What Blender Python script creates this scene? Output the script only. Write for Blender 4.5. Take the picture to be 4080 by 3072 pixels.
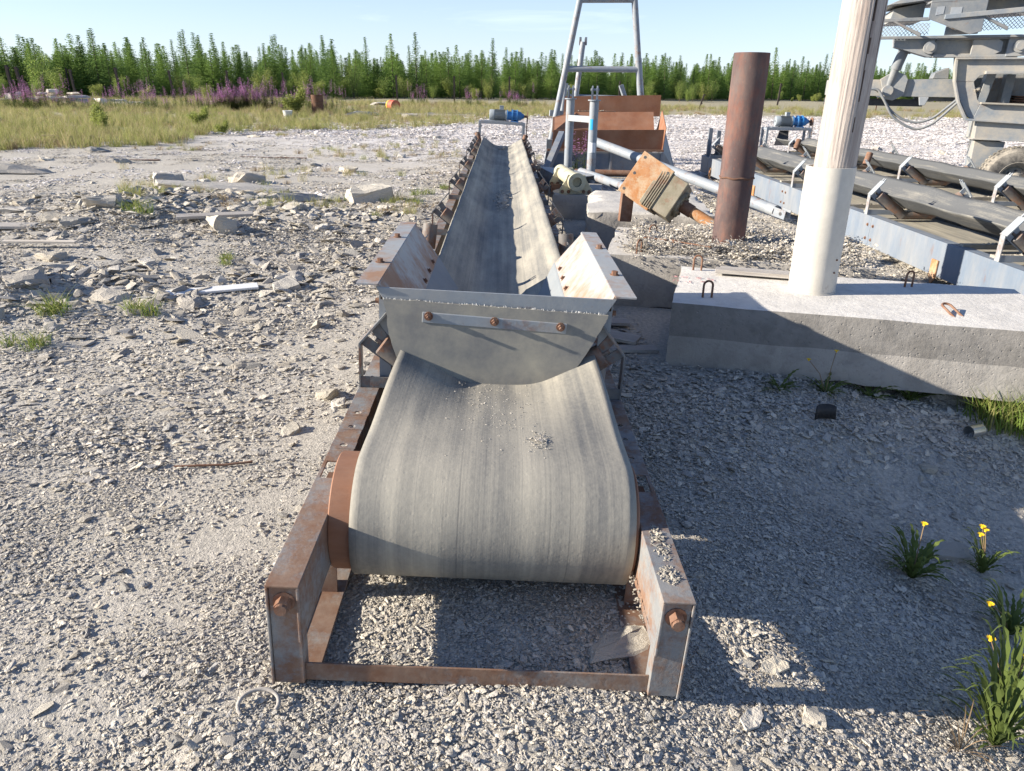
import bpy, bmesh, math, random
import numpy as np
from mathutils import Vector, Matrix, Euler
R = math.radians
random.seed(7); rng = np.random.default_rng(11)
for o in list(bpy.data.objects): bpy.data.objects.remove(o)
scene = bpy.context.scene
COL = scene.collection

# ------------------------------------------------------------ camera, sky, sun, exposure
EYE = 1.60
pitch, yaw, roll = R(22.2), R(0.95), R(0.9)
fwd = Vector((math.sin(yaw)*math.cos(pitch), math.cos(yaw)*math.cos(pitch), -math.sin(pitch)))
rt0 = Vector((math.cos(yaw), -math.sin(yaw), 0)); up0 = rt0.cross(fwd)
rt = rt0*math.cos(roll) + up0*math.sin(roll); up = up0*math.cos(roll) - rt0*math.sin(roll)
cam = bpy.data.cameras.new('camera'); cam_ob = bpy.data.objects.new('camera', cam); COL.objects.link(cam_ob)
cm = Matrix((rt, up, -fwd)).transposed().to_4x4(); cm.translation = (0, 0, EYE)
cam_ob.matrix_world = cm
cam.sensor_width = 36; cam.lens = 26.03; cam.clip_start = 0.05; cam.clip_end = 4000
scene.camera = cam_ob

SUN_EL = R(21); SUN_TRAVEL = R(4.5)          # light travels towards +X, a little away from the camera
world = bpy.data.worlds.new('World'); scene.world = world; world.use_nodes = True
wn = world.node_tree.nodes; wl = world.node_tree.links
bg = wn['Background']
sky = wn.new('ShaderNodeTexSky'); sky.sky_type = 'NISHITA'; sky.sun_disc = False
sky.sun_elevation = SUN_EL; sky.sun_rotation = R(270) - SUN_TRAVEL
sky.altitude = 300; sky.air_density = 1.0; sky.dust_density = 0.15; sky.ozone_density = 3.0
# thin streaky cirrus mixed into the sky by direction
tc = wn.new('ShaderNodeTexCoord'); mp = wn.new('ShaderNodeMapping'); mp.inputs['Scale'].default_value = (1.2, 1.2, 9)
nz = wn.new('ShaderNodeTexNoise'); nz.inputs['Scale'].default_value = 2.4; nz.inputs['Detail'].default_value = 7; nz.inputs['Roughness'].default_value = .6; nz.inputs['Distortion'].default_value = .6
cr = wn.new('ShaderNodeValToRGB'); cr.color_ramp.elements[0].position = .40; cr.color_ramp.elements[1].position = .74
cr.color_ramp.elements[0].color = (0, 0, 0, 1); cr.color_ramp.elements[1].color = (.62, .62, .62, 1)
mx = wn.new('ShaderNodeMix'); mx.data_type = 'RGBA'; mx.inputs['B'].default_value = (9.0, 9.5, 9.4, 1)
wl.new(tc.outputs['Generated'], mp.inputs['Vector']); wl.new(mp.outputs[0], nz.inputs['Vector']); wl.new(nz.outputs['Fac'], cr.inputs[0])
sz = wn.new('ShaderNodeSeparateXYZ'); wl.new(tc.outputs['Generated'], sz.inputs[0])
def mr(a, b, c, d):
    n = wn.new('ShaderNodeMapRange'); n.interpolation_type = 'SMOOTHSTEP'; n.inputs[1].default_value = a; n.inputs[2].default_value = b; n.inputs[3].default_value = c; n.inputs[4].default_value = d
    wl.new(sz.outputs[2], n.inputs[0]); return n.outputs[0]
cmul = wn.new('ShaderNodeMath'); cmul.operation = 'MULTIPLY'; wl.new(cr.outputs[0], cmul.inputs[0]); wl.new(mr(.25, .6, 1, .15), cmul.inputs[1])
cadd = wn.new('ShaderNodeMath'); cadd.operation = 'MAXIMUM'; wl.new(cmul.outputs[0], cadd.inputs[0]); wl.new(mr(-.02, .34, .42, 0), cadd.inputs[1])   # pale air low over the horizon
wl.new(cadd.outputs[0], mx.inputs['Factor']); wl.new(sky.outputs[0], mx.inputs['A']); tint = wn.new('ShaderNodeMix'); tint.data_type = 'RGBA'; tint.blend_type = 'MULTIPLY'; tint.inputs['Factor'].default_value = 1; tint.inputs['B'].default_value = (.90, .97, 1.16, 1)
wl.new(mx.outputs['Result'], tint.inputs['A']); wl.new(tint.outputs['Result'], bg.inputs['Color'])
bg.inputs['Strength'].default_value = 0.062
sl = bpy.data.lights.new('sun', 'SUN'); sl.energy = 5.0; sl.angle = R(0.55); sl.color = (1.0, .91, .78)
sun = bpy.data.objects.new('sun', sl); COL.objects.link(sun)
td = Vector((math.cos(SUN_EL)*math.cos(SUN_TRAVEL), math.cos(SUN_EL)*math.sin(SUN_TRAVEL), -math.sin(SUN_EL)))
sun.rotation_euler = td.to_track_quat('-Z', 'Y').to_euler(); sun.location = (-20, -5, 15)
scene.view_settings.view_transform = 'Standard'; scene.view_settings.look = 'None'
scene.view_settings.exposure = 1.2; scene.view_settings.gamma = 1.0; scene.view_settings.use_curve_mapping = False
scene.render.engine = 'CYCLES'
scene.cycles.max_bounces = 4; scene.cycles.diffuse_bounces = 3; scene.cycles.glossy_bounces = 2; scene.cycles.transparent_max_bounces = 4

# ------------------------------------------------------------ node helper and materials
class NB:
    def __init__(s, name):
        s.m = bpy.data.materials.new(name); s.m.use_nodes = True; s.t = s.m.node_tree
        s.p = s.t.nodes['Principled BSDF']
        s.p.inputs['Specular IOR Level'].default_value = .35
    def n(s, typ, **k):
        nd = s.t.nodes.new('ShaderNode'+typ)
        for a, b in k.items(): setattr(nd, a, b)
        return nd
    def put(s, sock, v):
        if isinstance(v, bpy.types.NodeSocket): s.t.links.new(v, sock)
        elif v is not None:
            if isinstance(v, tuple) and len(v) == 3 and sock.type == 'RGBA': v = (*v, 1)
            sock.default_value = v
    def co(s, kind='Object', scale=None, rot=None):
        o = s.n('TexCoord').outputs[kind]
        if scale is not None:
            mp = s.n('Mapping'); mp.inputs['Scale'].default_value = scale if isinstance(scale, tuple) else (scale,)*3
            if rot: mp.inputs['Rotation'].default_value = rot
            s.put(mp.inputs['Vector'], o); o = mp.outputs[0]
        return o
    def noise(s, vec, scale, detail=6, rough=.6, dist=0):
        n = s.n('TexNoise'); s.put(n.inputs['Vector'], vec); n.inputs['Scale'].default_value = scale
        n.inputs['Detail'].default_value = detail; n.inputs['Roughness'].default_value = rough; n.inputs['Distortion'].default_value = dist
        return n.outputs['Fac']
    def vor(s, vec, scale, feature='F1', out='Distance', rand=1):
        n = s.n('TexVoronoi', feature=feature); s.put(n.inputs['Vector'], vec); n.inputs['Scale'].default_value = scale
        n.inputs['Randomness'].default_value = rand
        return n.outputs[out]
    def ramp(s, fac, stops, interp='LINEAR'):
        n = s.n('ValToRGB'); n.color_ramp.interpolation = interp; e = n.color_ramp.elements
        while len(e) < len(stops): e.new(.5)
        for el, (pos, c) in zip(e, stops):
            el.position = pos; el.color = (c, c, c, 1) if isinstance(c, (int, float)) else (*c, 1)
        s.put(n.inputs[0], fac); return n.outputs[0]
    def mix(s, f, a, b, blend='MIX'):
        n = s.n('Mix', data_type='RGBA', blend_type=blend); s.put(n.inputs['Factor'], f)
        s.put(n.inputs['A'], a); s.put(n.inputs['B'], b); return n.outputs['Result']
    def ma(s, op, a, b=None, clamp=False):
        n = s.n('Math', operation=op, use_clamp=clamp); s.put(n.inputs[0], a)
        if b is not None: s.put(n.inputs[1], b)
        return n.outputs[0]
    def bump(s, h, strength=.4, dist=.01):
        n = s.n('Bump'); s.put(n.inputs['Height'], h); n.inputs['Strength'].default_value = strength; n.inputs['Distance'].default_value = dist
        s.put(s.p.inputs['Normal'], n.outputs[0])
    def done(s, col, rough=.8, metal=0.0, spec=None):
        s.put(s.p.inputs['Base Color'], col); s.put(s.p.inputs['Roughness'], rough); s.put(s.p.inputs['Metallic'], metal)
        if spec is not None: s.p.inputs['Specular IOR Level'].default_value = spec
        return s.m

RUST = (.20, .092, .052); RUSTD = (.085, .042, .030); DUST = (.43, .385, .315)
def paint(name, col, amount=.4, scale=5, rough=.55, dust=.25, rust=RUST, rustd=RUSTD, speck=.5, stretch=None):
    b = NB(name); c = b.co('Object', stretch)
    big = b.noise(c, scale, 7, .65); fine = b.noise(c, scale*7, 5, .7)
    t = b.ma('ADD', b.ma('MULTIPLY', big, .72), b.ma('MULTIPLY', fine, .28))
    th = .66 - amount*.32
    msk = b.ramp(t, [(max(th-.06, 0), 0), (min(th+.08, 1), 1)])
    sp = b.ramp(b.noise(c, scale*16, 3, .6), [(.63, 0), (.70, 1)])
    msk2 = b.ma('MULTIPLY', sp, speck)
    rc = b.mix(b.noise(c, scale*5, 5, .7), rust, rustd)
    rc = b.mix(b.noise(c, scale*1.7, 3, .5), rc, (rust[0]*1.22, rust[1]*1.3, rust[2]*1.3))
    pc = b.mix(b.noise(c, scale*2.3, 6, .7), tuple(v*.78 for v in col), tuple(min(v*1.18, 1) for v in col))
    k = b.mix(b.ma('MAXIMUM', msk, msk2), pc, rc)
    dm = b.ma('MULTIPLY', b.ramp(b.noise(c, scale*.9, 8, .75), [(.40, 0), (.66, 1)]), dust)
    k = b.mix(dm, k, DUST)
    b.bump(b.ma('ADD', b.ma('MULTIPLY', msk, .5), fine), .22, .004)
    return b.done(k, b.ma('ADD', b.ma('MULTIPLY', msk, .3), rough))
def plain(name, col, rough=.7, var=.25, scale=6, bump=.15, dust=0.0, metal=0.0):
    b = NB(name); c = b.co('Object')
    n1 = b.noise(c, scale, 6, .65); n2 = b.noise(c, scale*6, 4, .6)
    k = b.mix(n1, tuple(v*(1-var) for v in col), tuple(min(v*(1+var), 1) for v in col))
    if dust: k = b.mix(b.ma('MULTIPLY', b.ramp(b.noise(c, scale*.6, 7, .75), [(.38, 0), (.7, 1)]), dust), k, DUST)
    b.bump(n2, bump, .004)
    return b.done(k, rough, metal)

GREY = (.20, .225, .25)
MT = {}
MT['frame'] = paint('grey_paint_worn', (.20, .21, .22), .55, 7, .55, .3, rust=(.19, .098, .06), rustd=(.095, .05, .035))
MT['frame_inner'] = paint('grey_paint_rusty', (.22, .22, .22), .72, 6, .6, .35, rust=(.19, .098, .06), rustd=(.095, .05, .035))
MT['plate'] = paint('grey_plate', (.25, .28, .31), .16, 3.2, .5, .35, speck=.15)
MT['wing'] = paint('hopper_wing_steel', (.33, .35, .36), .46, 2.6, .55, .3, rust=(.30, .165, .10), rustd=(.19, .095, .06), speck=.25)
MT['drum'] = paint('drum_rust', (.24, .11, .06), .8, 7, .5, .12, rust=(.27, .125, .072), rustd=(.135, .062, .04), stretch=(.3, 1, 1))
MT['rust'] = paint('rust_heavy', (.15, .075, .047), .85, 14, .85, .25, rust=(.185, .085, .05), rustd=(.07, .037, .028))
MT['post'] = plain('old_post', (.05, .040, .036), .9, .35, 6, .3)
MT['rust_dark'] = paint('rust_dark', (.10, .05, .035), .7, 9, .8, .12, rust=(.13, .06, .035))
MT['rust_pipe'] = paint('rust_pipe', (.088, .056, .054), .42, 4.5, .75, .16, rust=(.19, .075, .055), rustd=(.045, .026, .026), speck=.7, stretch=(1, 1, .45))
MT['rust_bin'] = paint('rust_bin', (.21, .085, .045), .8, 2.4, .75, .16, rust=(.25, .105, .055), rustd=(.15, .068, .042), speck=.1)
MT['rust_plate'] = paint('rust_plate_pale', (.46, .33, .21), .62, 9, .7, .25, rust=(.40, .17, .06), rustd=(.22, .085, .035), speck=.5)
MT['roller'] = paint('roller_steel', (.13, .12, .115), .45, 9, .55, .25)
MT['bracket'] = paint('bracket_dark', (.12, .135, .15), .40, 9, .55, .25)
MT['grey'] = paint('grey_tube_paint', (.24, .275, .315), .22, 6, .5, .3, speck=.25)
MT['beam'] = paint('blue_grey_beam', (.15, .18, .225), .14, 3, .5, .4, speck=.12)
MT['beam_side'] = paint('blue_grey_beam_side', (.16, .20, .255), .10, 3, .5, .35, speck=.1, stretch=(1, 1, .3))
MT['lightgrey'] = paint('light_grey_steel', (.30, .33, .36), .12, 5, .5, .3, speck=.1)
MT['cream'] = paint('cream_paint', (.52, .49, .34), .18, 9, .55, .3, speck=.3)
MT['khaki'] = paint('khaki_gearbox', (.20, .18, .125), .30, 9, .6, .4)
MT['crusher'] = paint('crusher_grey', (.22, .25, .28), .04, 2.0, .55, 1.0, speck=.03)
MT['crusher_dark'] = paint('crusher_dark_grey', (.17, .19, .21), .10, 3, .6, .45, speck=.1)  # dark grey parts; also paints shade onto walkway toe board and gussets
MT['mud'] = plain('dried_mud', (.34, .31, .26), .95, .25, 12, .6)
MT['motor'] = plain('motor_grey', (.14, .16, .17), .5, .2, 8, .1, .2)
MT['motor_cowl'] = plain('motor_cowl', (.27, .31, .34), .5, .15, 8, .1, .2)
MT['blue'] = plain('gearbox_blue', (.035, .20, .47), .45, .2, 9, .1, .15)
MT['black'] = plain('black_rubber', (.025, .025, .027), .6, .25, 9, .1, .12)
MT['tyre'] = plain('tyre_rubber', (.06, .058, .056), .85, .2, 9, .3, .9)
MT['dark'] = plain('dark_steel', (.05, .05, .055), .6, .25, 9, .1, .15)
MT['white_sleeve'] = paint('cream_sleeve_paint', (.56, .53, .47), .02, 5, .38, .10, speck=.04)
MT['tin'] = plain('tin_can', (.55, .56, .55), .3, .1, 9, .1, .2, .8)
MT['yellow'] = plain('barrel_yellow', (.75, .42, .04), .5, .15, 4, .1, .15)
MT['red'] = plain('barrel_red', (.50, .10, .05), .55, .2, 4, .1, .2)
MT['whiteplastic'] = plain('white_plastic', (.72, .72, .70), .6, .1, 4, .2, .15)
MT['bluetape'] = plain('blue_sticker', (.02, .33, .62), .5, .1, 5, .1)
MT['whitetag'] = plain('paper_tag', (.75, .75, .74), .8, .06, 9, .1)
MT['red_mark'] = plain('red_crayon', (.55, .28, .28), .9, .3, 30, .1)
# belt rubber with rubbed-in dust: streaks run along the belt (UV: u across, v metres along)
def belt_mat(name, dustiness=.5):
    b = NB(name); uv = b.co('UV')
    def mapped(sx, sy):
        mp = b.n('Mapping'); mp.inputs['Scale'].default_value = (sx, sy, 1); b.put(mp.inputs['Vector'], uv); return mp.outputs[0]
    st = b.noise(mapped(13, .16), 1.0, 5, .6); st2 = b.noise(mapped(140, .7), 1.0, 3, .6)
    pt = b.noise(mapped(3.4, .75), 1.3, 8, .66); sp = b.noise(mapped(60, 45), 1.0, 4, .7)
    t = b.ma('ADD', b.ma('MULTIPLY', st, .38), b.ma('ADD', b.ma('MULTIPLY', pt, .44), b.ma('ADD', b.ma('MULTIPLY', sp, .10), b.ma('MULTIPLY', st2, .08))))
    d = b.ramp(t, [(.52-dustiness*.26, 0), (.76-dustiness*.20, 1)])
    dark = b.mix(sp, (.088, .094, .10), (.15, .152, .15))
    k = b.mix(d, dark, b.mix(pt, (.41, .375, .30), (.52, .475, .38)))
    groove = b.ramp(st2, [(.30, 1), (.36, 0)])
    k = b.mix(b.ma('MULTIPLY', groove, .35), k, (.07, .072, .075))
    pits = b.ramp(b.vor(mapped(46, 46), 1.0), [(.12, 0), (.3, 1)])
    b.bump(b.ma('ADD', b.ma('MULTIPLY', pits, .35), b.ma('ADD', sp, b.ma('MULTIPLY', st2, .6))), .22, .003)
    return b.done(k, .82)
MT['belt'] = belt_mat('belt_rubber', .60)
MT['belt_dusty'] = belt_mat('belt_rubber_dusty', .75)
MT['belt_dark'] = belt_mat('belt_rubber_dark', .05)
def flap_mat():
    b = NB('flap_rubber'); c = b.co('Object')
    n1 = b.noise(c, 3.5, 8, .7); n2 = b.noise(c, 40, 4, .7)
    d = b.ramp(n1, [(.38, 0), (.68, 1)])
    k = b.mix(d, b.mix(n2, (.15, .152, .148), (.205, .20, .185)), (.34, .315, .25))
    b.bump(n2, .15, .002); return b.done(k, .75)
MT['flap'] = flap_mat()
MT['skirt'] = plain('skirt_rubber', (.20, .225, .245), .75, .15, 5, .1, .2)
def concrete(name, col, stain=.5, pits=.5, form=True):
    b = NB(name); c = b.co('Object')
    n1 = b.noise(c, 1.6, 9, .68); n2 = b.noise(c, 26, 6, .7); n3 = b.noise(c, 6, 6, .6)
    k = b.mix(n1, tuple(v*.80 for v in col), tuple(min(v*1.15, 1) for v in col))
    k = b.mix(b.ma('MULTIPLY', b.ramp(n3, [(.46, 0), (.62, 1)]), stain), k, tuple(v*.62 for v in col))
    k = b.mix(b.ma('MULTIPLY', b.ramp(n2, [(.35, 1), (.48, 0)]), .35), k, tuple(v*.6 for v in col))
    v = b.ramp(b.vor(c, 34), [(.05, 0), (.22, 1)])
    b.bump(b.ma('ADD', b.ma('MULTIPLY', v, pits*.6), b.ma('ADD', n2, b.ma('MULTIPLY', n3, 1.2))), .5, .010)
    return b.done(k, .92, spec=.2)
MT['concrete'] = concrete('concrete_grey', (.40, .375, .34), .5, .6)
MT['concrete_dark'] = concrete('concrete_cement_band', (.27, .255, .235), .6, 1.0)
MT['concrete_pale'] = concrete('concrete_pale', (.56, .53, .48), .35, 1.2)
MT['concrete_top'] = concrete('concrete_limewashed', (.64, .615, .57), .30, .35)
def wood(name, col, dark, axis='z', sc=1):
    b = NB(name); s = {'z': (9, 9, .55), 'x': (.55, 9, 9), 'y': (9, .55, 9)}[axis]; c = b.co('Object', tuple(v*sc for v in s))
    n1 = b.noise(c, 1.6, 8, .7, .8); n2 = b.noise(c, 6, 6, .7)
    k = b.mix(b.ramp(n1, [(.33, 0), (.62, 1)]), dark, col)
    k = b.mix(b.ma('MULTIPLY', b.ramp(n2, [(.30, 1), (.40, 0)]), .55), k, tuple(v*.55 for v in dark))
    kn = b.ramp(b.vor(b.co('Object', (3, 3, 1.1)), 1.5), [(.04, 1), (.10, 0)])
    k = b.mix(b.ma('MULTIPLY', kn, .5), k, tuple(v*.6 for v in dark))
    b.bump(b.ma('ADD', n1, b.ma('MULTIPLY', n2, .7)), .55, .012); return b.done(k, .85, spec=.2)
MT['pole'] = wood('pole_weathered_wood', (.50, .45, .405), (.27, .22, .195), 'z', 1.6)
MT['crack'] = plain('wood_crack', (.10, .07, .055), .95, .3, 9, .2)
MT['plank'] = wood('grey_plank', (.50, .47, .43), (.30, .27, .24), 'x')
MT['plank_pale'] = wood('pale_plank', (.66, .61, .53), (.45, .39, .32), 'x')
def stone_mat(name, cols, attr=True, rough=.9):
    b = NB(name); g = b.n('NewGeometry').outputs['Random Per Island']
    oi = b.n('ObjectInfo').outputs['Random']
    r = b.ma('FRACT', b.ma('ADD', g, b.ma('MULTIPLY', oi, 7.31)))
    st = [(i/(len(cols)), c) for i, c in enumerate(cols)]
    k = b.ramp(r, st, 'CONSTANT')
    c = b.co('Object'); n1 = b.noise(c, 14, 6, .65)
    k = b.mix(b.ma('MULTIPLY', b.ma('SUBTRACT', n1, .5), .9), k, (.62, .59, .53))
    n5 = b.noise(c, 3.4, 8, .72); k = b.mix(b.ramp(n5, [(.34, .12), (.50, 0)]), k, (.28, .25, .20))
    b.bump(b.ma('ADD', b.noise(c, 40, 4, .6), b.ma('MULTIPLY', b.noise(c, 7, 6, .7), 2.0)), .6, .02)
    return b.done(k, rough, spec=.25)
SG = [(.345, .325, .295), (.40, .375, .33), (.27, .265, .25), (.43, .395, .335), (.33, .31, .28), (.37, .35, .32), (.49, .455, .39), (.29, .285, .28), (.41, .375, .31), (.35, .33, .30), (.53, .495, .43), (.22, .22, .215)]
SG = [(v[0]*1.26, v[1]*1.21, v[2]*1.13) for v in [tuple(.36+(q-.36)*.75 for q in c) for c in SG]]
MT['gravel'] = stone_mat('gravel_stone', SG)
MT['stone_pale'] = stone_mat('pale_limestone', [(.56, .515, .43), (.50, .465, .41), (.60, .55, .46), (.45, .425, .385), (.63, .59, .52), (.53, .48, .39)])
MT['stone_white'] = stone_mat('white_crushed_stone', [(.62, .58, .55), (.70, .66, .63), (.54, .50, .48), (.66, .62, .60), (.46, .43, .41), (.74, .71, .69)])
def ground_mat():
    b = NB('quarry_ground'); c = b.co('Object'); sx = b.n('SeparateXYZ'); b.put(sx.inputs[0], c); X, Y = sx.outputs[0], sx.outputs[1]
    n1 = b.noise(c, .55, 8, .6); n2 = b.noise(c, 3.2, 8, .7); n3 = b.noise(c, 38, 5, .75); n4 = b.noise(c, 110, 3, .7)
    near = b.mix(b.ramp(n2, [(.35, 0), (.66, 1)]), (.52, .48, .41), (.63, .58, .50))
    near = b.mix(b.ramp(n3, [(.40, 0), (.62, 1)]), tuple([.37, .345, .30]), near)
    near = b.mix(b.ma('MULTIPLY', b.ramp(n4, [(.52, 0), (.66, 1)]), .55), near, (.52, .49, .44))
    wob = b.ma('ADD', Y, b.ma('MULTIPLY', b.ma('SUBTRACT', n1, .5), 14))
    white = b.mix(n3, (.58, .545, .52), (.72, .69, .665))
    fw = b.ramp(b.ma('DIVIDE', b.ma('ADD', wob, b.ma('MULTIPLY', X, .9)), 60), [(.20, 0), (.34, 1)])
    k = b.mix(fw, near, white)
    # soil and dry turf of the meadow
    ml = b.ma('SUBTRACT', b.ma('ADD', wob, b.ma('MULTIPLY', X, -1.6)), 36)
    soil = b.mix(n2, (.27, .24, .15), (.40, .36, .26))
    k = b.mix(b.ramp(b.ma('DIVIDE', ml, 30), [(.0, 0), (.16, 1)]), k, soil)
    k = b.mix(b.ramp(b.ma('DIVIDE', wob, 100), [(.40, 0), (.47, 1)]), k, soil)
    b.bump(b.ma('ADD', b.ma('MULTIPLY', n4, .5), b.ma('ADD', n3, b.ma('MULTIPLY', n2, .7))), .9, .010)
    return b.done(k, .96, spec=.15)
MT['ground'] = ground_mat()
def leaf(name, c1, c2, tr=.35, rough=.6):
    b = NB(name); g = b.n('NewGeometry').outputs['Random Per Island']; oi = b.n('ObjectInfo').outputs['Random']
    k = b.mix(g, c1, c2); k = b.mix(b.ma('MULTIPLY', oi, .5), k, tuple(v*.72 for v in c2))
    b.done(k, rough, spec=.2)
    t = b.n('BsdfTranslucent'); b.put(t.inputs[0], k); ms = b.n('MixShader'); ms.inputs[0].default_value = tr
    out = b.t.nodes['Material Output']
    b.t.links.new(b.p.outputs[0], ms.inputs[1]); b.t.links.new(t.outputs[0], ms.inputs[2]); b.t.links.new(ms.outputs[0], out.inputs[0])
    return b.m
MT['larch'] = leaf('larch_needles', (.19, .31, .07), (.28, .40, .105), .5)
MT['larch2'] = leaf('larch_needles_dark', (.12, .22, .06), (.20, .30, .085), .5)
MT['bush'] = leaf('willow_leaves', (.26, .33, .08), (.37, .40, .12), .5)
MT['bush2'] = leaf('birch_leaves', (.19, .30, .07), (.31, .37, .10), .5)
MT['bark'] = plain('bark', (.12, .095, .075), .95, .3, 9, .5)
MT['grass'] = leaf('meadow_grass', (.36, .33, .14), (.29, .33, .095), .45)
MT['grass_dry'] = leaf('dry_grass', (.50, .41, .25), (.41, .33, .18), .45)
MT['greengrass'] = leaf('green_grass', (.20, .27, .055), (.13, .20, .04), .45)
MT['weed'] = leaf('weed_leaves', (.085, .135, .035), (.16, .20, .055), .35)
MT['stem'] = leaf('dry_stalk', (.34, .24, .15), (.24, .17, .10), .2)
MT['flower'] = plain('yellow_flower', (.85, .55, .02), .7, .1, 20, .1)
MT['pink'] = leaf('fireweed_petals', (.66, .30, .60), (.78, .46, .74), .5)

# ------------------------------------------------------------ mesh helper
class MB:
    def __init__(s): s.v = []; s.f = []; s.mi = []
    def add(s, vs, fs, mi=0):
        k = len(s.v); s.v.extend([tuple(p) for p in vs]); s.f.extend([tuple(i+k for i in f) for f in fs]); s.mi.extend([mi]*len(fs)); return s
    def box(s, c, d, rot=None, mi=0, taper=None):
        x, y, z = d[0]/2, d[1]/2, d[2]/2
        vs = [Vector((sx*x, sy*y, sz*z)) for sz in (-1, 1) for sy in (-1, 1) for sx in (-1, 1)]
        if taper:
            for v in vs:
                if v.z > 0: v.x *= taper[0]; v.y *= taper[1]
        if rot is not None:
            rm = rot if isinstance(rot, Matrix) else Euler(rot).to_matrix()
            vs = [rm @ v for v in vs]
        c = Vector(c)
        return s.add([v+c for v in vs], [(0,2,3,1),(4,5,7,6),(0,1,5,4),(2,6,7,3),(0,4,6,2),(1,3,7,5)], mi)
    def bx(s, x0, x1, y0, y1, z0, z1, mi=0): return s.box(((x0+x1)/2, (y0+y1)/2, (z0+z1)/2), (abs(x1-x0), abs(y1-y0), abs(z1-z0)), None, mi)
    def beam(s, a, b, w, h, up=(0, 0, 1), mi=0):
        a = Vector(a); b = Vector(b); d = (b-a); L = d.length; d.normalize(); u = Vector(up)
        if abs(d.dot(u)) > .98: u = Vector((0, 1, 0))
        sd = d.cross(u).normalized(); u = sd.cross(d)
        m = Matrix((sd, d, u)).transposed()
        return s.box((a+b)/2, (w, L, h), m, mi)
    def cyl(s, a, b, r, r2=None, n=16, caps=True, mi=0):
        a = Vector(a); b = Vector(b); d = (b-a).normalized(); r2 = r if r2 is None else r2
        u = d.orthogonal().normalized(); w = d.cross(u)
        vs = [a+(u*math.cos(t)+w*math.sin(t))*r for t in [2*math.pi*i/n for i in range(n)]] + [b+(u*math.cos(t)+w*math.sin(t))*r2 for t in [2*math.pi*i/n for i in range(n)]]
        fs = [(i, (i+1) % n, n+(i+1) % n, n+i) for i in range(n)]
        if caps: fs += [tuple(range(n-1, -1, -1)), tuple(range(n, 2*n))]
        return s.add(vs, fs, mi)
    def pipe(s, a, b, ro, ri, n=20, mi=0):
        a = Vector(a); b = Vector(b); d = (b-a).normalized(); u = d.orthogonal().normalized(); w = d.cross(u)
        ring = lambda p, r: [p+(u*math.cos(2*math.pi*i/n)+w*math.sin(2*math.pi*i/n))*r for i in range(n)]
        vs = ring(a, ro)+ring(b, ro)+ring(b, ri)+ring(a, ri); fs = []
        for k in range(4):
            o, p = k*n, ((k+1) % 4)*n
            fs += [(o+i, o+(i+1) % n, p+(i+1) % n, p+i) for i in range(n)]
        return s.add(vs, fs, mi)
    def tube(s, pts, r, n=8, mi=0, caps=True, rad=None):
        P = [Vector(p) for p in pts]; vs = []; u = None
        for i, p in enumerate(P):
            d = (P[min(i+1, len(P)-1)]-P[max(i-1, 0)]).normalized()
            u = d.orthogonal().normalized() if u is None else (u-d*u.dot(d)).normalized()
            w = d.cross(u); rr = r if rad is None else rad[i]
            vs += [p+(u*math.cos(2*math.pi*k/n)+w*math.sin(2*math.pi*k/n))*rr for k in range(n)]
        fs = []
        for i in range(len(P)-1):
            fs += [(i*n+k, i*n+(k+1) % n, (i+1)*n+(k+1) % n, (i+1)*n+k) for k in range(n)]
        if caps: fs += [tuple(range(n-1, -1, -1)), tuple(range((len(P)-1)*n, len(P)*n))]
        return s.add(vs, fs, mi)
    def prism(s, poly, o, u, v, depth, mi=0):      # polygon in the (u, v) plane at o, extruded by the vector depth
        o, u, v, dp = Vector(o), Vector(u), Vector(v), Vector(depth); n = len(poly)
        a = [o+u*p[0]+v*p[1] for p in poly]
        return s.add(a+[p+dp for p in a], [tuple(range(n-1, -1, -1)), tuple(range(n, 2*n))]+[(i, (i+1) % n, n+(i+1) % n, n+i) for i in range(n)], mi)
    def hexbolt(s, p, ax, r=.014, h=.012, shank=.0, washer=True):
        p = Vector(p); ax = Vector(ax).normalized()
        if washer: s.cyl(p-ax*.004, p+ax*.003, r*1.45, n=14)
        s.cyl(p+ax*.003, p+ax*(.003+h), r, n=6)
        if shank: s.cyl(p+ax*(.003+h), p+ax*(.003+h+shank), r*.55, n=8)
        return s
    def lathe(s, prof, o, ax, n=28, mi=0):          # prof: (along, radius)
        o = Vector(o); ax = Vector(ax).normalized(); u = ax.orthogonal().normalized(); w = ax.cross(u); vs = []; fs = []
        for a, r in prof: vs += [o+ax*a+(u*math.cos(2*math.pi*k/n)+w*math.sin(2*math.pi*k/n))*r for k in range(n)]
        m = len(prof)
        for i in range(m-1): fs += [(i*n+k, i*n+(k+1) % n, (i+1)*n+(k+1) % n, (i+1)*n+k) for k in range(n)]
        return s.add(vs, fs, mi)
    def mesh(s, name, mats, smooth=None):
        me = bpy.data.meshes.new(name); me.from_pydata([tuple(v) for v in s.v], [], s.f); me.update()
        for m in (mats if isinstance(mats, (list, tuple)) else [mats]): me.materials.append(MT[m] if isinstance(m, str) else m)
        if any(s.mi): me.polygons.foreach_set('material_index', s.mi)
        bm = bmesh.new(); bm.from_mesh(me); bmesh.ops.recalc_face_normals(bm, faces=bm.faces); bm.to_mesh(me); bm.free()
        if smooth is not None:
            me.polygons.foreach_set('use_smooth', [True]*len(me.polygons)); me.set_sharp_from_angle(angle=R(smooth))
        return me
    def build(s, name, mats, parent=None, smooth=None, bevel=None, **tags):
        ob = bpy.data.objects.new(name, s.mesh(name, mats, smooth)); COL.objects.link(ob)
        if parent is not None: ob.parent = parent
        if bevel:
            md = ob.modifiers.new('bevel', 'BEVEL'); md.width = bevel; md.segments = 2; md.limit_method = 'ANGLE'; md.angle_limit = R(50)
        return tag(ob, **tags)
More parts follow.
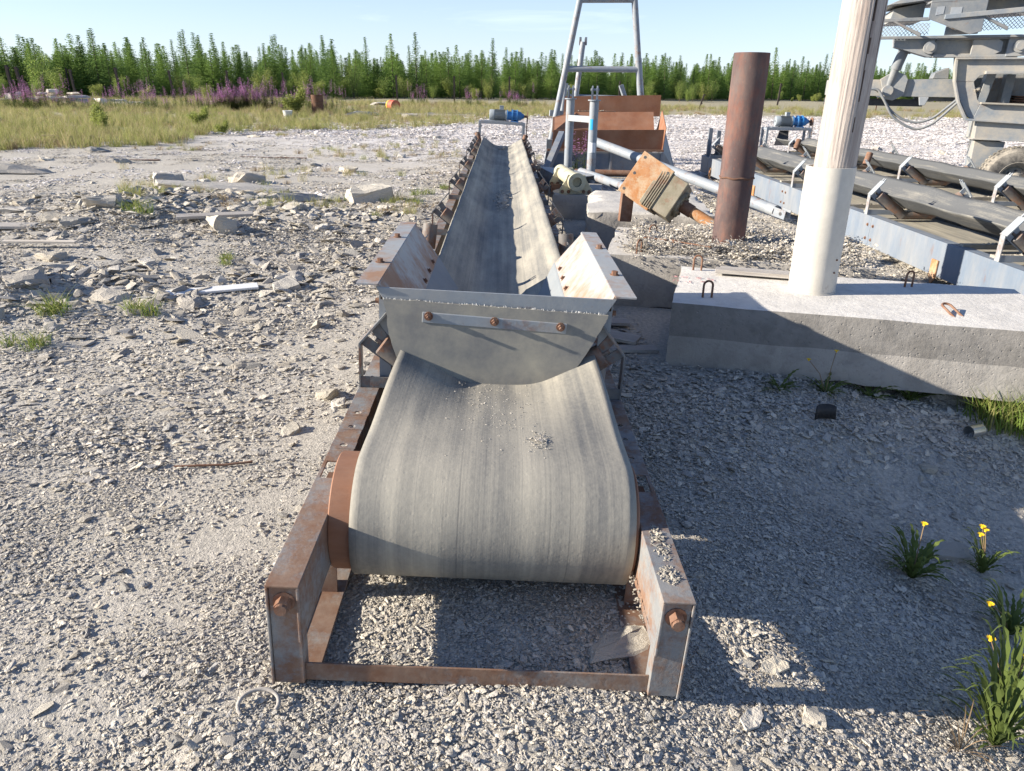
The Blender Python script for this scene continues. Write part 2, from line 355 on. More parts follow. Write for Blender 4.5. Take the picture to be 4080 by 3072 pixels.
def tag(o, label=None, cat=None, group=None, kind=None):
    if label: o['label'] = label
    if cat: o['category'] = cat
    if group: o['group'] = group
    if kind: o['kind'] = kind
    return o
def thing(name, loc, label, cat, group=None, rot=(0, 0, 0)):
    o = bpy.data.objects.new(name, None); o.empty_display_size = .2; COL.objects.link(o); o.location = loc; o.rotation_euler = rot
    return tag(o, label, cat, group)
def copy_tree(o, parent=None):
    c = o.copy(); COL.objects.link(c); c.parent = parent
    for ch in o.children: copy_tree(ch, c)
    return c
def vnoise(x, y, seed=0):
    x = np.asarray(x, float); y = np.asarray(y, float); xi = np.floor(x).astype(np.int64); yi = np.floor(y).astype(np.int64); fx = x-xi; fy = y-yi
    def h(a, b):
        k = (a*374761393+b*668265263+seed*974711) & 0x7fffffff; k = ((k ^ (k >> 13))*1274126177) & 0x7fffffff; return ((k ^ (k >> 16)) & 0xffff)/65535.0
    sx = fx*fx*(3-2*fx); sy = fy*fy*(3-2*fy)
    return (h(xi, yi)*(1-sx)+h(xi+1, yi)*sx)*(1-sy)+(h(xi, yi+1)*(1-sx)+h(xi+1, yi+1)*sx)*sy-.5
def sstep(a, b, t): t = np.clip((np.asarray(t, float)-a)/(b-a), 0, 1); return t*t*(3-2*t)
# ------------------------------------------------------------ ground sheet
def gh(x, y):
    x = np.asarray(x, float); y = np.asarray(y, float)
    flat = 1-.8*sstep(2.2, .9, np.abs(x+.05))*sstep(1.4, 2.2, y)*sstep(19, 17, y)
    blk = 1-.9*sstep(.3, .9, x)*sstep(5.2, 4.2, x)*sstep(3.2, 3.9, y)*sstep(11, 9, y)
    z = (.055*vnoise(x*.37, y*.37, 1)+.03*vnoise(x*1.1+4, y*1.1, 2))*flat*blk
    z = z+.012*vnoise(x*3.1, y*3.1, 3)*sstep(9, 4, y)*flat
    z = z+.28*np.exp(-((x+3.9)/2.3)**2-((y-9.4)/1.5)**2)*(.7+.9*vnoise(x*.9, y*.9, 5))
    z = z+.20*np.exp(-((x+3.6)/1.2)**2-((y-5.6)/.8)**2)*(.7+.9*vnoise(x*1.3, y*1.3, 6))
    z = z+.045*vnoise(x*4.2, y*4.2, 7)*sstep(-.1, -.45, x)*sstep(-1.7, -.9, x)*sstep(1.95, 1.6, y)
    z = z-.045*sstep(.15, .7, x)*sstep(2.6, 1.7, y)-.24*sstep(.55, 2.2, x)*sstep(4.1, 2.9, y)-.10*sstep(1.5, 2.8, x)*sstep(4.6, 4.0, y)-.02*sstep(1.62, 1.35, y)
    z = z+.25*vnoise(x/9, y/9, 8)*sstep(30, 50, y)
    return z
gx = 1.5*np.sinh(np.linspace(-6.3, 6.3, 330)); gy = 2+1.5*np.sinh(np.linspace(-1.9, 7.1, 320))
XX, YY = np.meshgrid(gx, gy); ZZ = gh(XX, YY)
vs = np.stack([XX, YY, ZZ], -1).reshape(-1, 3); nx, ny = len(gx), len(gy)
i = np.arange(nx*ny).reshape(ny, nx); q = np.stack([i[:-1, :-1], i[:-1, 1:], i[1:, 1:], i[1:, :-1]], -1).reshape(-1, 4)
me = bpy.data.meshes.new('ground'); me.from_pydata(vs.tolist(), [], q.tolist()); me.materials.append(MT['ground'])
me.polygons.foreach_set('use_smooth', [True]*len(me.polygons))
ground = bpy.data.objects.new('ground', me); COL.objects.link(ground); ground['kind'] = 'structure'

# ------------------------------------------------------------ stones
def rock_hull(rs, flat=.5, n=11, elong=1.3, blocky=False):
    p = rs.normal(size=(n, 3)); p /= np.linalg.norm(p, axis=1)[:, None]; p *= rs.uniform(.75, 1.0, (n, 1))
    if blocky: p = np.clip(p*1.5, -.82, .82)+rs.normal(0, .05, (n, 3))
    p *= np.array([elong, 1, flat])
    bm = bmesh.new()
    for c in p: bm.verts.new(c)
    r = bmesh.ops.convex_hull(bm, input=bm.verts)
    bmesh.ops.delete(bm, geom=[g for g in r['geom_interior'] if isinstance(g, bmesh.types.BMVert)], context='VERTS')
    bm.verts.index_update(); bm.verts.ensure_lookup_table()
    v = np.array([c.co[:] for c in bm.verts]); f = [tuple(a.index for a in fc.verts) for fc in bm.faces]; bm.free()
    return v, f
rs = np.random.default_rng(5)
HULLS = [rock_hull(rs, rs.uniform(.28, .75), rs.integers(9, 14), rs.uniform(1.05, 1.7)) for _ in range(24)]
PROTO = {}
def proto_coll(key): 
    c = bpy.data.collections.new(key); PROTO[key] = c; return c
def mesh_np(name, V, F, mat):
    me = bpy.data.meshes.new(name); me.from_pydata(np.asarray(V).tolist(), [], F); me.materials.append(MT[mat] if isinstance(mat, str) else mat); return me
def patch(name, n, rad, s0, s1, mat, flatten=1.0):
    V = []; F = []; k = 0
    for _ in range(n):
        v, f = HULLS[rs.integers(len(HULLS))]; s = s0*(s1/s0)**(rs.random()**1.7); a = rs.random()*6.28; ti = rs.normal(0, .25, 2)
        m = np.array(Euler((ti[0], ti[1], a)).to_matrix()); w = (v*s*np.array([1, 1, flatten])) @ m.T
        rr = rad*math.sqrt(rs.random()); t = rs.random()*6.28
        w = w+np.array([rr*math.cos(t), rr*math.sin(t), s*.12]); V.append(w); F += [tuple(i+k for i in ff) for ff in f]; k += len(v)
    return mesh_np(name, np.concatenate(V), F, mat)
def gn_scatter(name, pts, rot, scl, idx, coll, label, cat):
    me = bpy.data.meshes.new(name); me.vertices.add(len(pts)); me.vertices.foreach_set('co', np.asarray(pts, np.float32).ravel())
    a = me.attributes.new('rot', 'FLOAT_VECTOR', 'POINT'); a.data.foreach_set('vector', np.asarray(rot, np.float32).ravel())
    a = me.attributes.new('scl', 'FLOAT_VECTOR', 'POINT'); a.data.foreach_set('vector', np.asarray(scl, np.float32).ravel())
    a = me.attributes.new('idx', 'INT', 'POINT'); a.data.foreach_set('value', np.asarray(idx, np.int32))
    ob = bpy.data.objects.new(name, me); COL.objects.link(ob)
    ng = bpy.data.node_groups.new(name+'_scatter', 'GeometryNodeTree')
    ng.interface.new_socket('Geometry', in_out='INPUT', socket_type='NodeSocketGeometry'); ng.interface.new_socket('Geometry', in_out='OUTPUT', socket_type='NodeSocketGeometry')
    N = ng.nodes.new; gi = N('NodeGroupInput'); go = N('NodeGroupOutput'); ci = N('GeometryNodeCollectionInfo'); ip = N('GeometryNodeInstanceOnPoints')
    ci.inputs['Collection'].default_value = coll; ci.inputs['Separate Children'].default_value = True; ci.inputs['Reset Children'].default_value = True
    ip.inputs['Pick Instance'].default_value = True
    def na(nm, t):
        n = N('GeometryNodeInputNamedAttribute'); n.data_type = t; n.inputs['Name'].default_value = nm; return n.outputs['Attribute']
    er = N('FunctionNodeEulerToRotation'); L = ng.links.new
    L(na('rot', 'FLOAT_VECTOR'), er.inputs[0]); L(er.outputs[0], ip.inputs['Rotation']); L(na('scl', 'FLOAT_VECTOR'), ip.inputs['Scale']); L(na('idx', 'INT'), ip.inputs['Instance Index'])
    L(gi.outputs[0], ip.inputs['Points']); L(ci.outputs[0], ip.inputs['Instance']); L(ip.outputs[0], go.inputs[0])
    md = ob.modifiers.new('scatter', 'NODES'); md.node_group = ng
    return tag(ob, label, cat, kind='stuff')
def to_coll(key, meshes):
    c = proto_coll(key)
    for i, m in enumerate(meshes):
        o = bpy.data.objects.new('%s_%02d' % (key, i), m); c.objects.link(o)
    return c
GC = to_coll('gravel_kinds', [patch('gp%d' % i, 190, .15, .0022, .0085, 'gravel', .8) for i in range(3)] + [patch('gq%d' % i, 60, .16, .004, .017, 'gravel', .6) for i in range(3)]
             + [mesh_np('gs%d' % i, HULLS[i][0], HULLS[i][1], 'gravel') for i in range(10)] + [mesh_np('gt%d' % i, HULLS[i+10][0], HULLS[i+10][1], 'stone_pale') for i in range(8)])
WC = to_coll('white_kinds', [patch('wp%d' % i, 110, .16, .004, .017, 'stone_white', .55) for i in range(4)])
P_, R_, S_, I_ = [], [], [], []
def inside_objects(x, y):      # keep loose stones out of the blocks
    return (x > .85 and x < 3.05 and y > 3.75+.0 and y < 5.5 and (y-4.27) > -.27*(x-1.02)) or (x > .75 and x < 2.9 and y > 5.3 and y < 9.4 and y > 5.5-.27*(x-.8))
def scatter(n, y0, y1, fn, dens=None, xr=None, pw=1.0):
    k = 0
    while k < n:
        y = y0+(y1-y0)*rs.random()**pw; hw = .72*math.sqrt(y*y+1.8)+.25
        x = rs.uniform(-hw, hw) if xr is None else rs.uniform(*xr)
        if abs(x) > hw: continue
        if inside_objects(x, y): continue
        if dens is not None and rs.random() > dens(x, y): continue
        fn(x, y); k += 1
def put(x, y, s, i, zo=0, tilt=.06, anis=True):
    e = .09
    if y < 8:
        z0, za, zb, zc, zd = gh(np.array([x, x+e, x-e, x, x]), np.array([y, y, y, y+e, y-e])).tolist(); gxx = (za-zb)/(2*e); gyy = (zc-zd)/(2*e)
    else: z0 = float(gh(x, y)); gxx = gyy = 0
    q = Vector((0, 0, 1)).rotation_difference(Vector((-gxx+rs.normal(0, tilt), -gyy+rs.normal(0, tilt), 1))).to_matrix() @ Matrix.Rotation(rs.random()*6.28, 3, 'Z')
    P_.append((x, y, z0+zo)); R_.append(tuple(q.to_euler()))
    S_.append((s*rs.uniform(.8, 1.25), s*rs.uniform(.8, 1.25), s*rs.uniform(.5, .85)) if anis else (s, s, s)); I_.append(i)
sandy = lambda x, y: (.32 if (float(vnoise(x*.55, y*.55, 21))+.5*float(vnoise(x*2.3, y*2.3, 22))) < (.06 if x < .45 else -.16) else 1.0)*(1-.8*math.exp(-((x+1.2-.35*(y-2))/.36)**2)*(y < 5))*(.62 if x < -.66 else 1)
far_fade = lambda x, y: (.12 if y+.9*x > 18 else 1.0)*(.15 if y-1.6*x > 40 else 1)
scatter(1350, .85, 3.4, lambda x, y: put(x, y, 1, rs.integers(0, 3), .001, .03), sandy)
scatter(520, .85, 3.6, lambda x, y: put(x, y, 1, rs.integers(3, 6), .001, .03), sandy)
scatter(1700, 3.0, 8.5, lambda x, y: put(x, y, rs.uniform(1.2, 1.9), rs.integers(0, 6), .002, .03), sandy)
scatter(1500, 7.5, 22, lambda x, y: put(x, y, rs.uniform(1.6, 2.5), rs.integers(0, 6)), lambda x, y: far_fade(x, y)*(.35 if float(vnoise(x*.3, y*.3, 24)) < .0 else 1)*(.3 if (x < -1.5 and y > 12) else 1))
single = lambda a, b: (lambda x, y: (lambda s: put(x, y, s, rs.integers(6, 24) if rs.random() < .35 else rs.integers(6, 16), s*.12, .25))(a*(b/a)**(rs.random()**2.2)))
scatter(1500, .85, 4.2, single(.007, .028), lambda x, y: .45+.55*(x > .6 or y < 1.5))
scatter(2400, 4, 11, single(.016, .06))
scatter(1000, 10, 24, single(.02, .07), lambda x, y: far_fade(x, y)*(.35 if (x < -1.5 and y > 12.5) else 1))
# coarse rubble ridge across the left middle distance and at its foot
rub = lambda x, y: min(1, math.exp(-((x+3.9)/2.2)**2-((y-9.3)/1.3)**2)+.9*math.exp(-((x+3.5)/1.1)**2-((y-5.6)/.75)**2)+.5*math.exp(-((x+1.7)/.5)**2-((y-6.6)/1.6)**2))
rubs = lambda a, b: (lambda x, y: (lambda s: put(x, y, s, rs.integers(16, 24) if rs.random() < (.75 if y > 7.6 else .3) else rs.integers(6, 16), s*.16, .3))(a*(b/a)**(rs.random()**2)))
scatter(3600, 4.6, 12.5, rubs(.022, .085), rub, (-8, -.9))
scatter(700, .95, 1.5, single(.008, .026), lambda x, y: 1.0 if x > -.3 else .3)
loose_gravel = gn_scatter('loose_gravel', P_, R_, S_, I_, GC, 'grey and beige crushed stone covering the yard', 'gravel')
P_, R_, S_, I_ = [], [], [], []
wd = lambda x, y: (1 if y+.9*x > 17 else .1)*(0 if y-1.6*x > 41 else 1)
scatter(2600, 11, 27, lambda x, y: put(x, y, rs.uniform(1.5, 3.0), rs.integers(0, 4)), wd)
scatter(1800, 24, 46, lambda x, y: put(x, y, rs.uniform(3, 5.5), rs.integers(0, 4)), wd)
white_gravel = gn_scatter('white_gravel', P_, R_, S_, I_, WC, 'white crushed limestone spread over the far yard', 'gravel')

# single stones, each its own object
def rough_rock(name, mat, seed, flat=.6, elong=1.3, n=16, sub=2):
    r = np.random.default_rng(seed); v, f = rock_hull(r, flat, n, elong, seed % 2 == 0)
    me = bpy.data.meshes.new(name); me.from_pydata(v.tolist(), [], f); bm = bmesh.new(); bm.from_mesh(me)
    if sub:
        bmesh.ops.subdivide_edges(bm, edges=bm.edges, cuts=sub, use_grid_fill=True)
        for w in bm.verts: w.co += Vector([.16*float(vnoise(w.co.x*3.1+seed, w.co.y*3.1+w.co.z*2.3, seed+q)) for q in range(3)])+Vector(r.normal(0, .018, 3))
    bm.to_mesh(me); bm.free(); me.materials.append(MT[mat]); return me
SM = [rough_rock('stone', 'stone_pale' if k % 3 else 'gravel', 40+k, [.35, .55, .75, .28][k % 4], 1.1+.12*(k % 5), 22) for k in range(12)]
SL = 'pale grey angular stone lying loose on the gravel yard'
def stone(x, y, s, m=None, label=SL, rot=None, z=None, group='loose stones on the yard', name='stone', cat='stone'):
    sc = s if isinstance(s, tuple) else (s*rs.uniform(.85, 1.2), s*rs.uniform(.85, 1.2), s*rs.uniform(.8, 1.1))
    o = bpy.data.objects.new(name, SM[m if m is not None else rs.integers(len(SM))]); COL.objects.link(o)
    o.location = (x, y, (float(gh(x, y)) if z is None else z)+sc[2]*.08); o.scale = sc; o.rotation_euler = rot or (rs.normal(0, .12), rs.normal(0, .12), rs.random()*6.28)
    return tag(o, label, cat, group)
def stones(n, y0, y1, a, b, dens=None, xr=None):
    scatter(n, y0, y1, lambda x, y: stone(x, y, a*(b/a)**(rs.random()**1.6)), (lambda x, y: (0 if -.72 < x < .62 and 1.5 < y < 17 else 1)*(dens(x, y) if dens else 1)), xr)
stones(70, .9, 3.2, .012, .036)
stones(45, 3.2, 7, .025, .065)
stones(95, 5, 12.5, .06, .16, rub, (-8, -1))
stones(50, 9, 24, .09, .20, lambda x, y: 1 if x < 1 else .1)
for (x, y, s) in [(-.31, 1.33, .022), (-.20, 1.36, .026), (-.08, 1.34, .02), (.03, 1.38, .022), (.11, 1.31, .027), (.21, 1.36, .02), (.30, 1.34, .026), (.36, 1.27, .02), (.43, 1.36, .018), (-.95, 3.75, .075), (-.86, 3.62, .05), (-.80, 3.80, .06)]:
    stone(x, y, s)
big = lambda nm, x, y, sc, m, lab, rz, z=None: stone(x, y, sc, m, lab, (0, .05, rz), z, None, nm)
big('boulder', -1.86, 10.75, (.36, .27, .34), 10, 'cream block-shaped boulder standing alone beside the long conveyor', .4)
big('boulder', -2.85, 10.25, (.38, .30, .22), 9, 'low pale flat-topped boulder among rubble left of the cream boulder', 1.0)
big('rock_slab', -4.25, 11.4, (.70, .28, .30), 4, 'long grey rock slab lying across the rubble ridge', .12)
big('boulder', -5.3, 12.2, (.33, .26, .26), 2, 'pale rounded boulder perched at the end of the long rock slab', 2.0)
big('boulder', -4.2, 12.6, (.24, .2, .24), 6, 'small tan cube-like boulder behind the long rock slab', .9)
big('rock_slab', .37, 1.83, (.10, .085, .08), 8, 'flat whitish rock half in shadow beneath the drum end of the conveyor', .3, -.03)
big('rock_slab', -.09, 1.13, (.085, .05, .05), 8, 'wide flat grey rock sunk in gravel in front of the conveyor', .1)
big('cobble', .27, 1.18, (.042, .032, .03), 6, 'smooth pinkish brick-shaped stone in front of the conveyor', .05)
big('rock_slab', 1.86, 2.66, (.12, .055, .10), 4, 'flat grey slab of rock behind the yellow-flowered weed', .1)
big('boulder', -8.7, 13.7, (.42, .3, .30), 9, 'low dark grey boulder at the edge of the yard by the meadow', .2)
# ------------------------------------------------------------ the long belt conveyor
CV = thing('belt_conveyor', (-.058, 0, 0), 'long grey and rusty belt conveyor with open tail drum and feed hopper', 'conveyor', rot=(0, R(2.5), 0))
RW, RI, RT, RB = .578, .488, .335, .148      # rail: outer face, inner web, top, underside
Y0, Y1 = 1.62, 16.4
def holed(mb, x0, x1, y0, y1, z, r):
    cx, cy = (x0+x1)/2, (y0+y1)/2; n = 16; t = .006
    vs = []; 
    for zz in (z, z-t):
        for k in range(n):
            a = 2*math.pi*k/n; c, s_ = math.cos(a), math.sin(a); m = max(abs(c)/((x1-x0)/2), abs(s_)/((y1-y0)/2))
            vs.append((cx+c/m, cy+s_/m, zz))
        for k in range(n):
            a = 2*math.pi*k/n; vs.append((cx+r*math.cos(a), cy+r*math.sin(a), zz))
    fs = []
    for k in range(n):
        j = (k+1) % n
        fs += [(k, j, n+j, n+k), (n+k, n+j, 3*n+j, 3*n+k), (2*n+j, 2*n+k, 3*n+k, 3*n+j)]
    mb.add(vs, fs)
    # corner fillers between the 16-gon and the rectangle are exact because rays meet the rectangle; add the corners
    for sx in (0, 1):
        for sy in (0, 1):
            px, py = (x0, x1)[sx], (y0, y1)[sy]; best = sorted(range(n), key=lambda k: (vs[k][0]-px)**2+(vs[k][1]-py)**2)[:2]
            mb.add([vs[best[0]], vs[best[1]], (px, py, z)], [(0, 1, 2)])
for s in (-1, 1):
    m = MB(); xa, xb = s*RI, s*RW; lo, hi = min(xa, xb), max(xa, xb)
    hs = [(2.43, .06), (2.58, .06), (2.70, .06)]
    ys = [Y0, 2.205]; m.bx(lo, hi, Y0, 2.205, RT-.007, RT)
    # slot for the drum bearing
    m.bx(*(sorted((s*(RW-.014), s*RW))), 2.205, 2.325, RT-.007, RT)
    y = 2.325
    for h in (2.45, 2.61, 2.74):
        m.bx(lo, hi, y, h-.03, RT-.007, RT); holed(m, lo, hi, h-.03, h+.03, RT, .012); y = h+.03
    m.bx(lo, hi, y, Y1, RT-.007, RT)
    m.bx(*sorted((s*RI, s*(RI+.008))), Y0, Y1, RB, RT-.007)                      # web
    m.bx(lo, hi, Y0+.01, Y1, RB-.007, RB)                                         # lower flange
    rail = m.build('side_rail', 'frame', CV, bevel=.002)
    m = MB(); m.bx(*sorted((s*.455, s*.56)), Y0+.02, Y1, 0, .009); m.bx(*sorted((s*.552, s*.56)), Y0+.02, Y1, .009, .055 if s > 0 else .018)
    m.build('bottom_rail', 'frame_inner', CV, bevel=.002)
    for yy in [2.02]+[3.3+1.45*k for k in range(9)]:
        m = MB(); m.bx(*sorted((s*.478, s*.545)), yy, yy+.008, .009, RB-.007); m.bx(*sorted((s*.545, s*.552)), yy, yy+.06, .009, RB-.007); m.build('upright', 'frame_inner', CV)
    # end post: plate set between flanges
    m = MB(); m.bx(*sorted((s*RI, s*(RW-.008))), Y0+.006, Y0+.016, 0.0, RT-.008); m.bx(*sorted((s*(RW-.007), s*RW)), Y0, Y0+.05, -.004, RT-.008); m.bx(*sorted((s*RI, s*(RI+.006))), Y0+.016, Y0+.06, 0, RB-.008)
    ep = m.build('end_post', 'frame', CV, bevel=.002)
    m = MB().hexbolt((s*.530, Y0+.006, .282), (0, -1, 0), .021, .028, 0.0); m.cyl((s*.530, Y0-.022, .282), (s*.530, Y0-.034, .282), .0165, n=14); m.build('tension_bolt', 'rust', ep)
    # bearing block inside the slot
    m = MB(); m.box((s*.535, 2.26, .25), (.045, .09, .10)); m.cyl((s*.47, 2.15, .25), (s*.55, 2.15, .25), .035); m.cyl((s*.56, Y0+.03, .282), (s*.545, 2.2, .262), .012, n=8); m.build('bearing_block', 'rust_dark', CV)
m = MB(); m.bx(-RI, RI, Y0+.020, Y0+.026, .0, .060); m.bx(-RI, RI, Y0+.026, Y0+.07, .0, .006); m.build('end_crossbar', 'frame_inner', CV, bevel=.0015)
for yy in (3.6, 5.8, 8.2, 10.6, 13, 15.4): MB().bx(-RI, RI, yy, yy+.06, .18, .24).build('crossbar', 'frame', CV)
MB().bx(-RI+.002, RI-.002, 2.40, 6.2, .150, .156).build('sun_block_plate', 'frame_inner', CV)  # unseen plate, added to keep sunlight from passing under the belt
# tail drum
BX = .026
m = MB(); m.lathe([(-.492, .10), (-.492, .190), (-.488, .194), (-.2, .197), (.2, .197), (.478, .194), (.482, .190), (.482, .10)], (.003, 2.15, .25), (1, 0, 0), 64); m.cyl((-.50, 2.15, .25), (.53, 2.15, .25), .032)
m.build('tail_drum', 'drum', CV, smooth=35)
# lumps of dry muck on the right rail
def muck(name, c, rx, ry, h, n, parent, mat='mud', seed=1):
    r = np.random.default_rng(seed); mb = MB()
    for _ in range(n):
        v, f = HULLS[r.integers(24)]; a = r.random()*6.28; q = math.sqrt(r.random()); sc = h*r.uniform(.35, 1)*(1.1-q*.7)
        mm = np.array(Euler((r.normal(0, .4), r.normal(0, .4), r.random()*6)).to_matrix())
        w = (v*sc*np.array([1, 1, .8])) @ mm.T+np.array([c[0]+rx*q*math.cos(a), c[1]+ry*q*math.sin(a), c[2]+sc*.25]); mb.add(w.tolist(), f)
    return mb.build(name, mat, parent)
for c, rx, ry, sd in [((.532, 1.90, RT), .030, .10, 1), ((.530, 1.74, RT), .034, .045, 2)]:
    tag(muck('muck_lump', c, rx, ry, .010, 150, CV, seed=sd), kind='stuff')
tag(muck('muck_lump', (.472, 1.86, .175), .010, .16, .010, 70, CV, seed=3), kind='stuff')

# belt: path points (y, z) with trough factor, then cross-section
def belt_mesh(name, path, half, mat, flat=.14, ang=35, nu=33, off=0, wr=.004, seed=0, thick=.010):
    P = np.array([(p[0], p[1]) for p in path]); T = np.array([p[2] for p in path]); n = len(P)
    tg = np.gradient(P, axis=0); tg /= np.linalg.norm(tg, axis=1)[:, None]; nm = np.stack([-tg[:, 1], tg[:, 0]], 1)
    L = np.concatenate([[0], np.cumsum(np.linalg.norm(np.diff(P, axis=0), axis=1))])
    u = np.linspace(-half, half, nu); V = np.zeros((n, nu, 3)); UV = np.zeros((n, nu, 2))
    for i in range(n):
        th = R(ang)*T[i]; au = np.abs(u); w = .06
        e = np.maximum(au-(flat-w), 0); ramp = np.where(au < flat+w, th*e/(2*w)/1.0, th)       # bend angle along the strip
        du = np.gradient(u); xs = np.zeros(nu); zs = np.zeros(nu); mid = nu//2
        for k in range(mid+1, nu):
            a = .5*(ramp[k]+ramp[k-1]); d = u[k]-u[k-1]; xs[k] = xs[k-1]+d*math.cos(a); zs[k] = zs[k-1]+d*math.sin(a)
        for k in range(mid-1, -1, -1): xs[k] = -xs[nu-1-k]; zs[k] = zs[nu-1-k]
        bmp = wr*T[i]*(vnoise(u*9+seed, np.full(nu, P[i, 0]*5.2), seed)+1.3*vnoise(u*3.2+9, np.full(nu, P[i, 0]*2.1), seed+3))*2
        sag = -.016*T[i]*math.sin(math.pi*((P[i, 0]-2.95) % 1.06)/1.06)**2*(.5+.5*math.cos(P[i, 0]*1.7))
        zz = zs+bmp*(1-(au/half)**4*.3)+sag
        V[i, :, 0] = xs+off; V[i, :, 1] = P[i, 0]+nm[i, 0]*zz; V[i, :, 2] = P[i, 1]+nm[i, 1]*zz
        UV[i, :, 0] = u; UV[i, :, 1] = L[i]
    idx = np.arange(n*nu).reshape(n, nu); F = np.stack([idx[:-1, :-1], idx[:-1, 1:], idx[1:, 1:], idx[1:, :-1]], -1).reshape(-1, 4)
    me = bpy.data.meshes.new(name); me.from_pydata(V.reshape(-1, 3).tolist(), [], F.tolist()); me.materials.append(MT[mat])
    uvl = me.uv_layers.new(name='UVMap'); li = np.zeros(len(me.loops), np.int32); me.loops.foreach_get('vertex_index', li)
    uvl.data.foreach_set('uv', UV.reshape(-1, 2)[li].astype(np.float32).ravel()); me.polygons.foreach_set('use_smooth', [True]*len(me.polygons))
    ob = bpy.data.objects.new(name, me); COL.objects.link(ob)
    sd = ob.modifiers.new('thickness', 'SOLIDIFY'); sd.thickness = thick; sd.offset = 1
    return ob
path = [(15.6-.2*k, .062, 0) for k in range(0, 67)]+[(2.18, .055, 0)]
path += [(2.15-.2*math.sin(a), .25-.2*math.cos(a), 0) for a in np.linspace(.15, math.pi-.05, 26)]
def topz(y): return .45-.055*float(sstep(2.15, 3.1, y))+.01*float(sstep(4, 9, y))
path += [(y, topz(y), float(sstep(2.3, 3.3, y))) for y in np.concatenate([np.linspace(2.2, 3.4, 26), np.linspace(3.45, 15.6, 190)])]
path += [(15.75+.22*math.sin(a), .19+.225*math.cos(a), 1-a/1.6*.5) for a in np.linspace(.2, 1.6, 8)]
belt = belt_mesh('belt', path, .445, 'belt', off=BX, seed=3); belt.parent = CV
MB().cyl((-.46, 15.75, .19), (.5, 15.75, .19), .21, n=40).build('head_drum', 'rust_dark', CV, smooth=35)
def belt_dirt(name, y0, y1, xr, n, seed, mat, s0=.002, s1=.009, cy=None):
    r = np.random.default_rng(seed); mb = MB()
    for _ in range(n):
        x = r.normal(0, xr); y = r.uniform(y0, y1) if cy is None else r.normal(cy, (y1-y0)/3)
        sc = s0*(s1/s0)**(r.random()**2); v, f = HULLS[r.integers(24)]
        y = min(y, 2.97); rise = max(0, abs(x)-.10)*.6*float(sstep(2.3, 3.3, y)); z = topz(y)+.010+rise
        mb.add((v*sc+np.array([x+BX, y, z+sc*.2])).tolist(), f)
    ob = mb.build(name, mat, CV); ob['kind'] = 'stuff'; return ob
belt_dirt('belt_grit', 2.35, 3.0, .075, 650, 4, 'gravel', .0010, .0042, cy=2.72)
def small_pile(name, x0, y0, rx, ry, n, seed, s0, s1):
    r = np.random.default_rng(seed); mb = MB()
    for _ in range(n):
        a = r.random()*6.28; q = abs(r.normal(0, .45)); x = x0+rx*q*math.cos(a); y = y0+ry*q*math.sin(a); sc = s0*(s1/s0)**(r.random()**2); v, f = HULLS[r.integers(24)]
        mb.add((v*sc+np.array([x+BX, y, topz(y)+.010+sc*.3+.008*(1-q)+max(0, abs(x)-.10)*.55*float(sstep(2.6, 3.7, y))])).tolist(), f)
    ob = mb.build(name, 'gravel', CV); ob['kind'] = 'stuff'
small_pile('belt_grit', .15, 2.31, .05, .12, 260, 5, .0012, .0052)
small_pile('belt_grit', .02, 8.4, .09, .9, 900, 6, .004, .018)
small_pile('belt_grit', .0, 15.2, .08, .35, 120, 8, .01, .03)

# idler stations: cross angle, two brackets with ribs, three rollers
def roller(mb, a, b, r=.052): 
    a = Vector(a); b = Vector(b); d = (b-a).normalized(); L = (b-a).length
    mb.lathe([(0, .012), (0, r*.86), (.006, r), (L-.006, r), (L, r*.86), (L, .012)], a, d, 20); mb.cyl(a-d*.03, b+d*.03, .011, n=8)
def station(root, half, z0, mats=('bracket', 'roller'), x0=0, y=0, bw=.058, center=True, tall=0):
    st = bpy.data.objects.new('idler_station', None); st.empty_display_size = .1; COL.objects.link(st); st.parent = root; st.location = (x0, y, z0)
    w = half
    m = MB(); m.bx(-w+.008, w-.008, -.025, .035, .001, .009); m.bx(-w+.008, w-.008, -.025, -.018, .009, .05); 
    for s in (-1, 1): m.hexbolt((s*(w-.05), .012, .009), (0, 0, 1), .013, .014, .012)
    m.build('cross_angle', mats[0], st)
    for s in (-1, 1):
        m = MB(); kz, tz, tx = .20, .335, w-.115
        m.bx(*sorted((s*w, s*(w-.008))), -.028, .030, 0, kz)
        a = Vector((s*(w-.004), 0, kz)); b = Vector((s*tx, 0, tz)); m.beam(a, b, bw, .008, up=(0, 0, 1)); 
        for k in (-1, 1):      # the slotted finger ends that hold the axle
            m.beam(b+Vector((0, k*.019, 0)), b+(b-a).normalized()*.035+Vector((0, k*.019, 0)), .018, .008)
        d = (b-a)
        for f, l in ((.10, .30), (.55, .24)):
            p = a+d*f; m.beam(p, (s*(w-.30+.08*f), 0.0, .010), .045, .008, up=(0, 1, 0))
        m.build('bracket', mats[0], st)
        m = MB(); roller(m, (s*(w-.095), .0, tz-.135), (s*(w-.395), 0, -.012)); m.build('roller', mats[1], st, smooth=35)
    if center:
        m = MB(); roller(m, (-.15, .0, .001), (.15, 0, .001), .045); m.build('roller', mats[1], st, smooth=35)
    return st
for yy in (3.03, 4.62, 6.55, 8.7, 10.85, 13.0, 14.3, 15.2): station(CV, .575, RT+.0005, y=yy)
for s, yy in ((-1, 5.35), (1, 5.25)):      # leaning guide rollers that keep the belt centred
    m = MB(); b0 = Vector((s*.50, yy, RT+.13)); t0 = b0+Vector((-s*.015, .03, .17)); m.cyl(b0, t0, .053, n=22); m.build('guide_roller', 'roller', CV, smooth=35)
    m = MB(); m.beam((s*.52, yy-.02, RT), (s*.505, yy-.005, RT+.13), .05, .008, up=(1, 0, 0)); m.cyl(b0-Vector((0, 0, .05)), b0, .014, n=8); m.build('guide_bracket', 'lightgrey', CV)
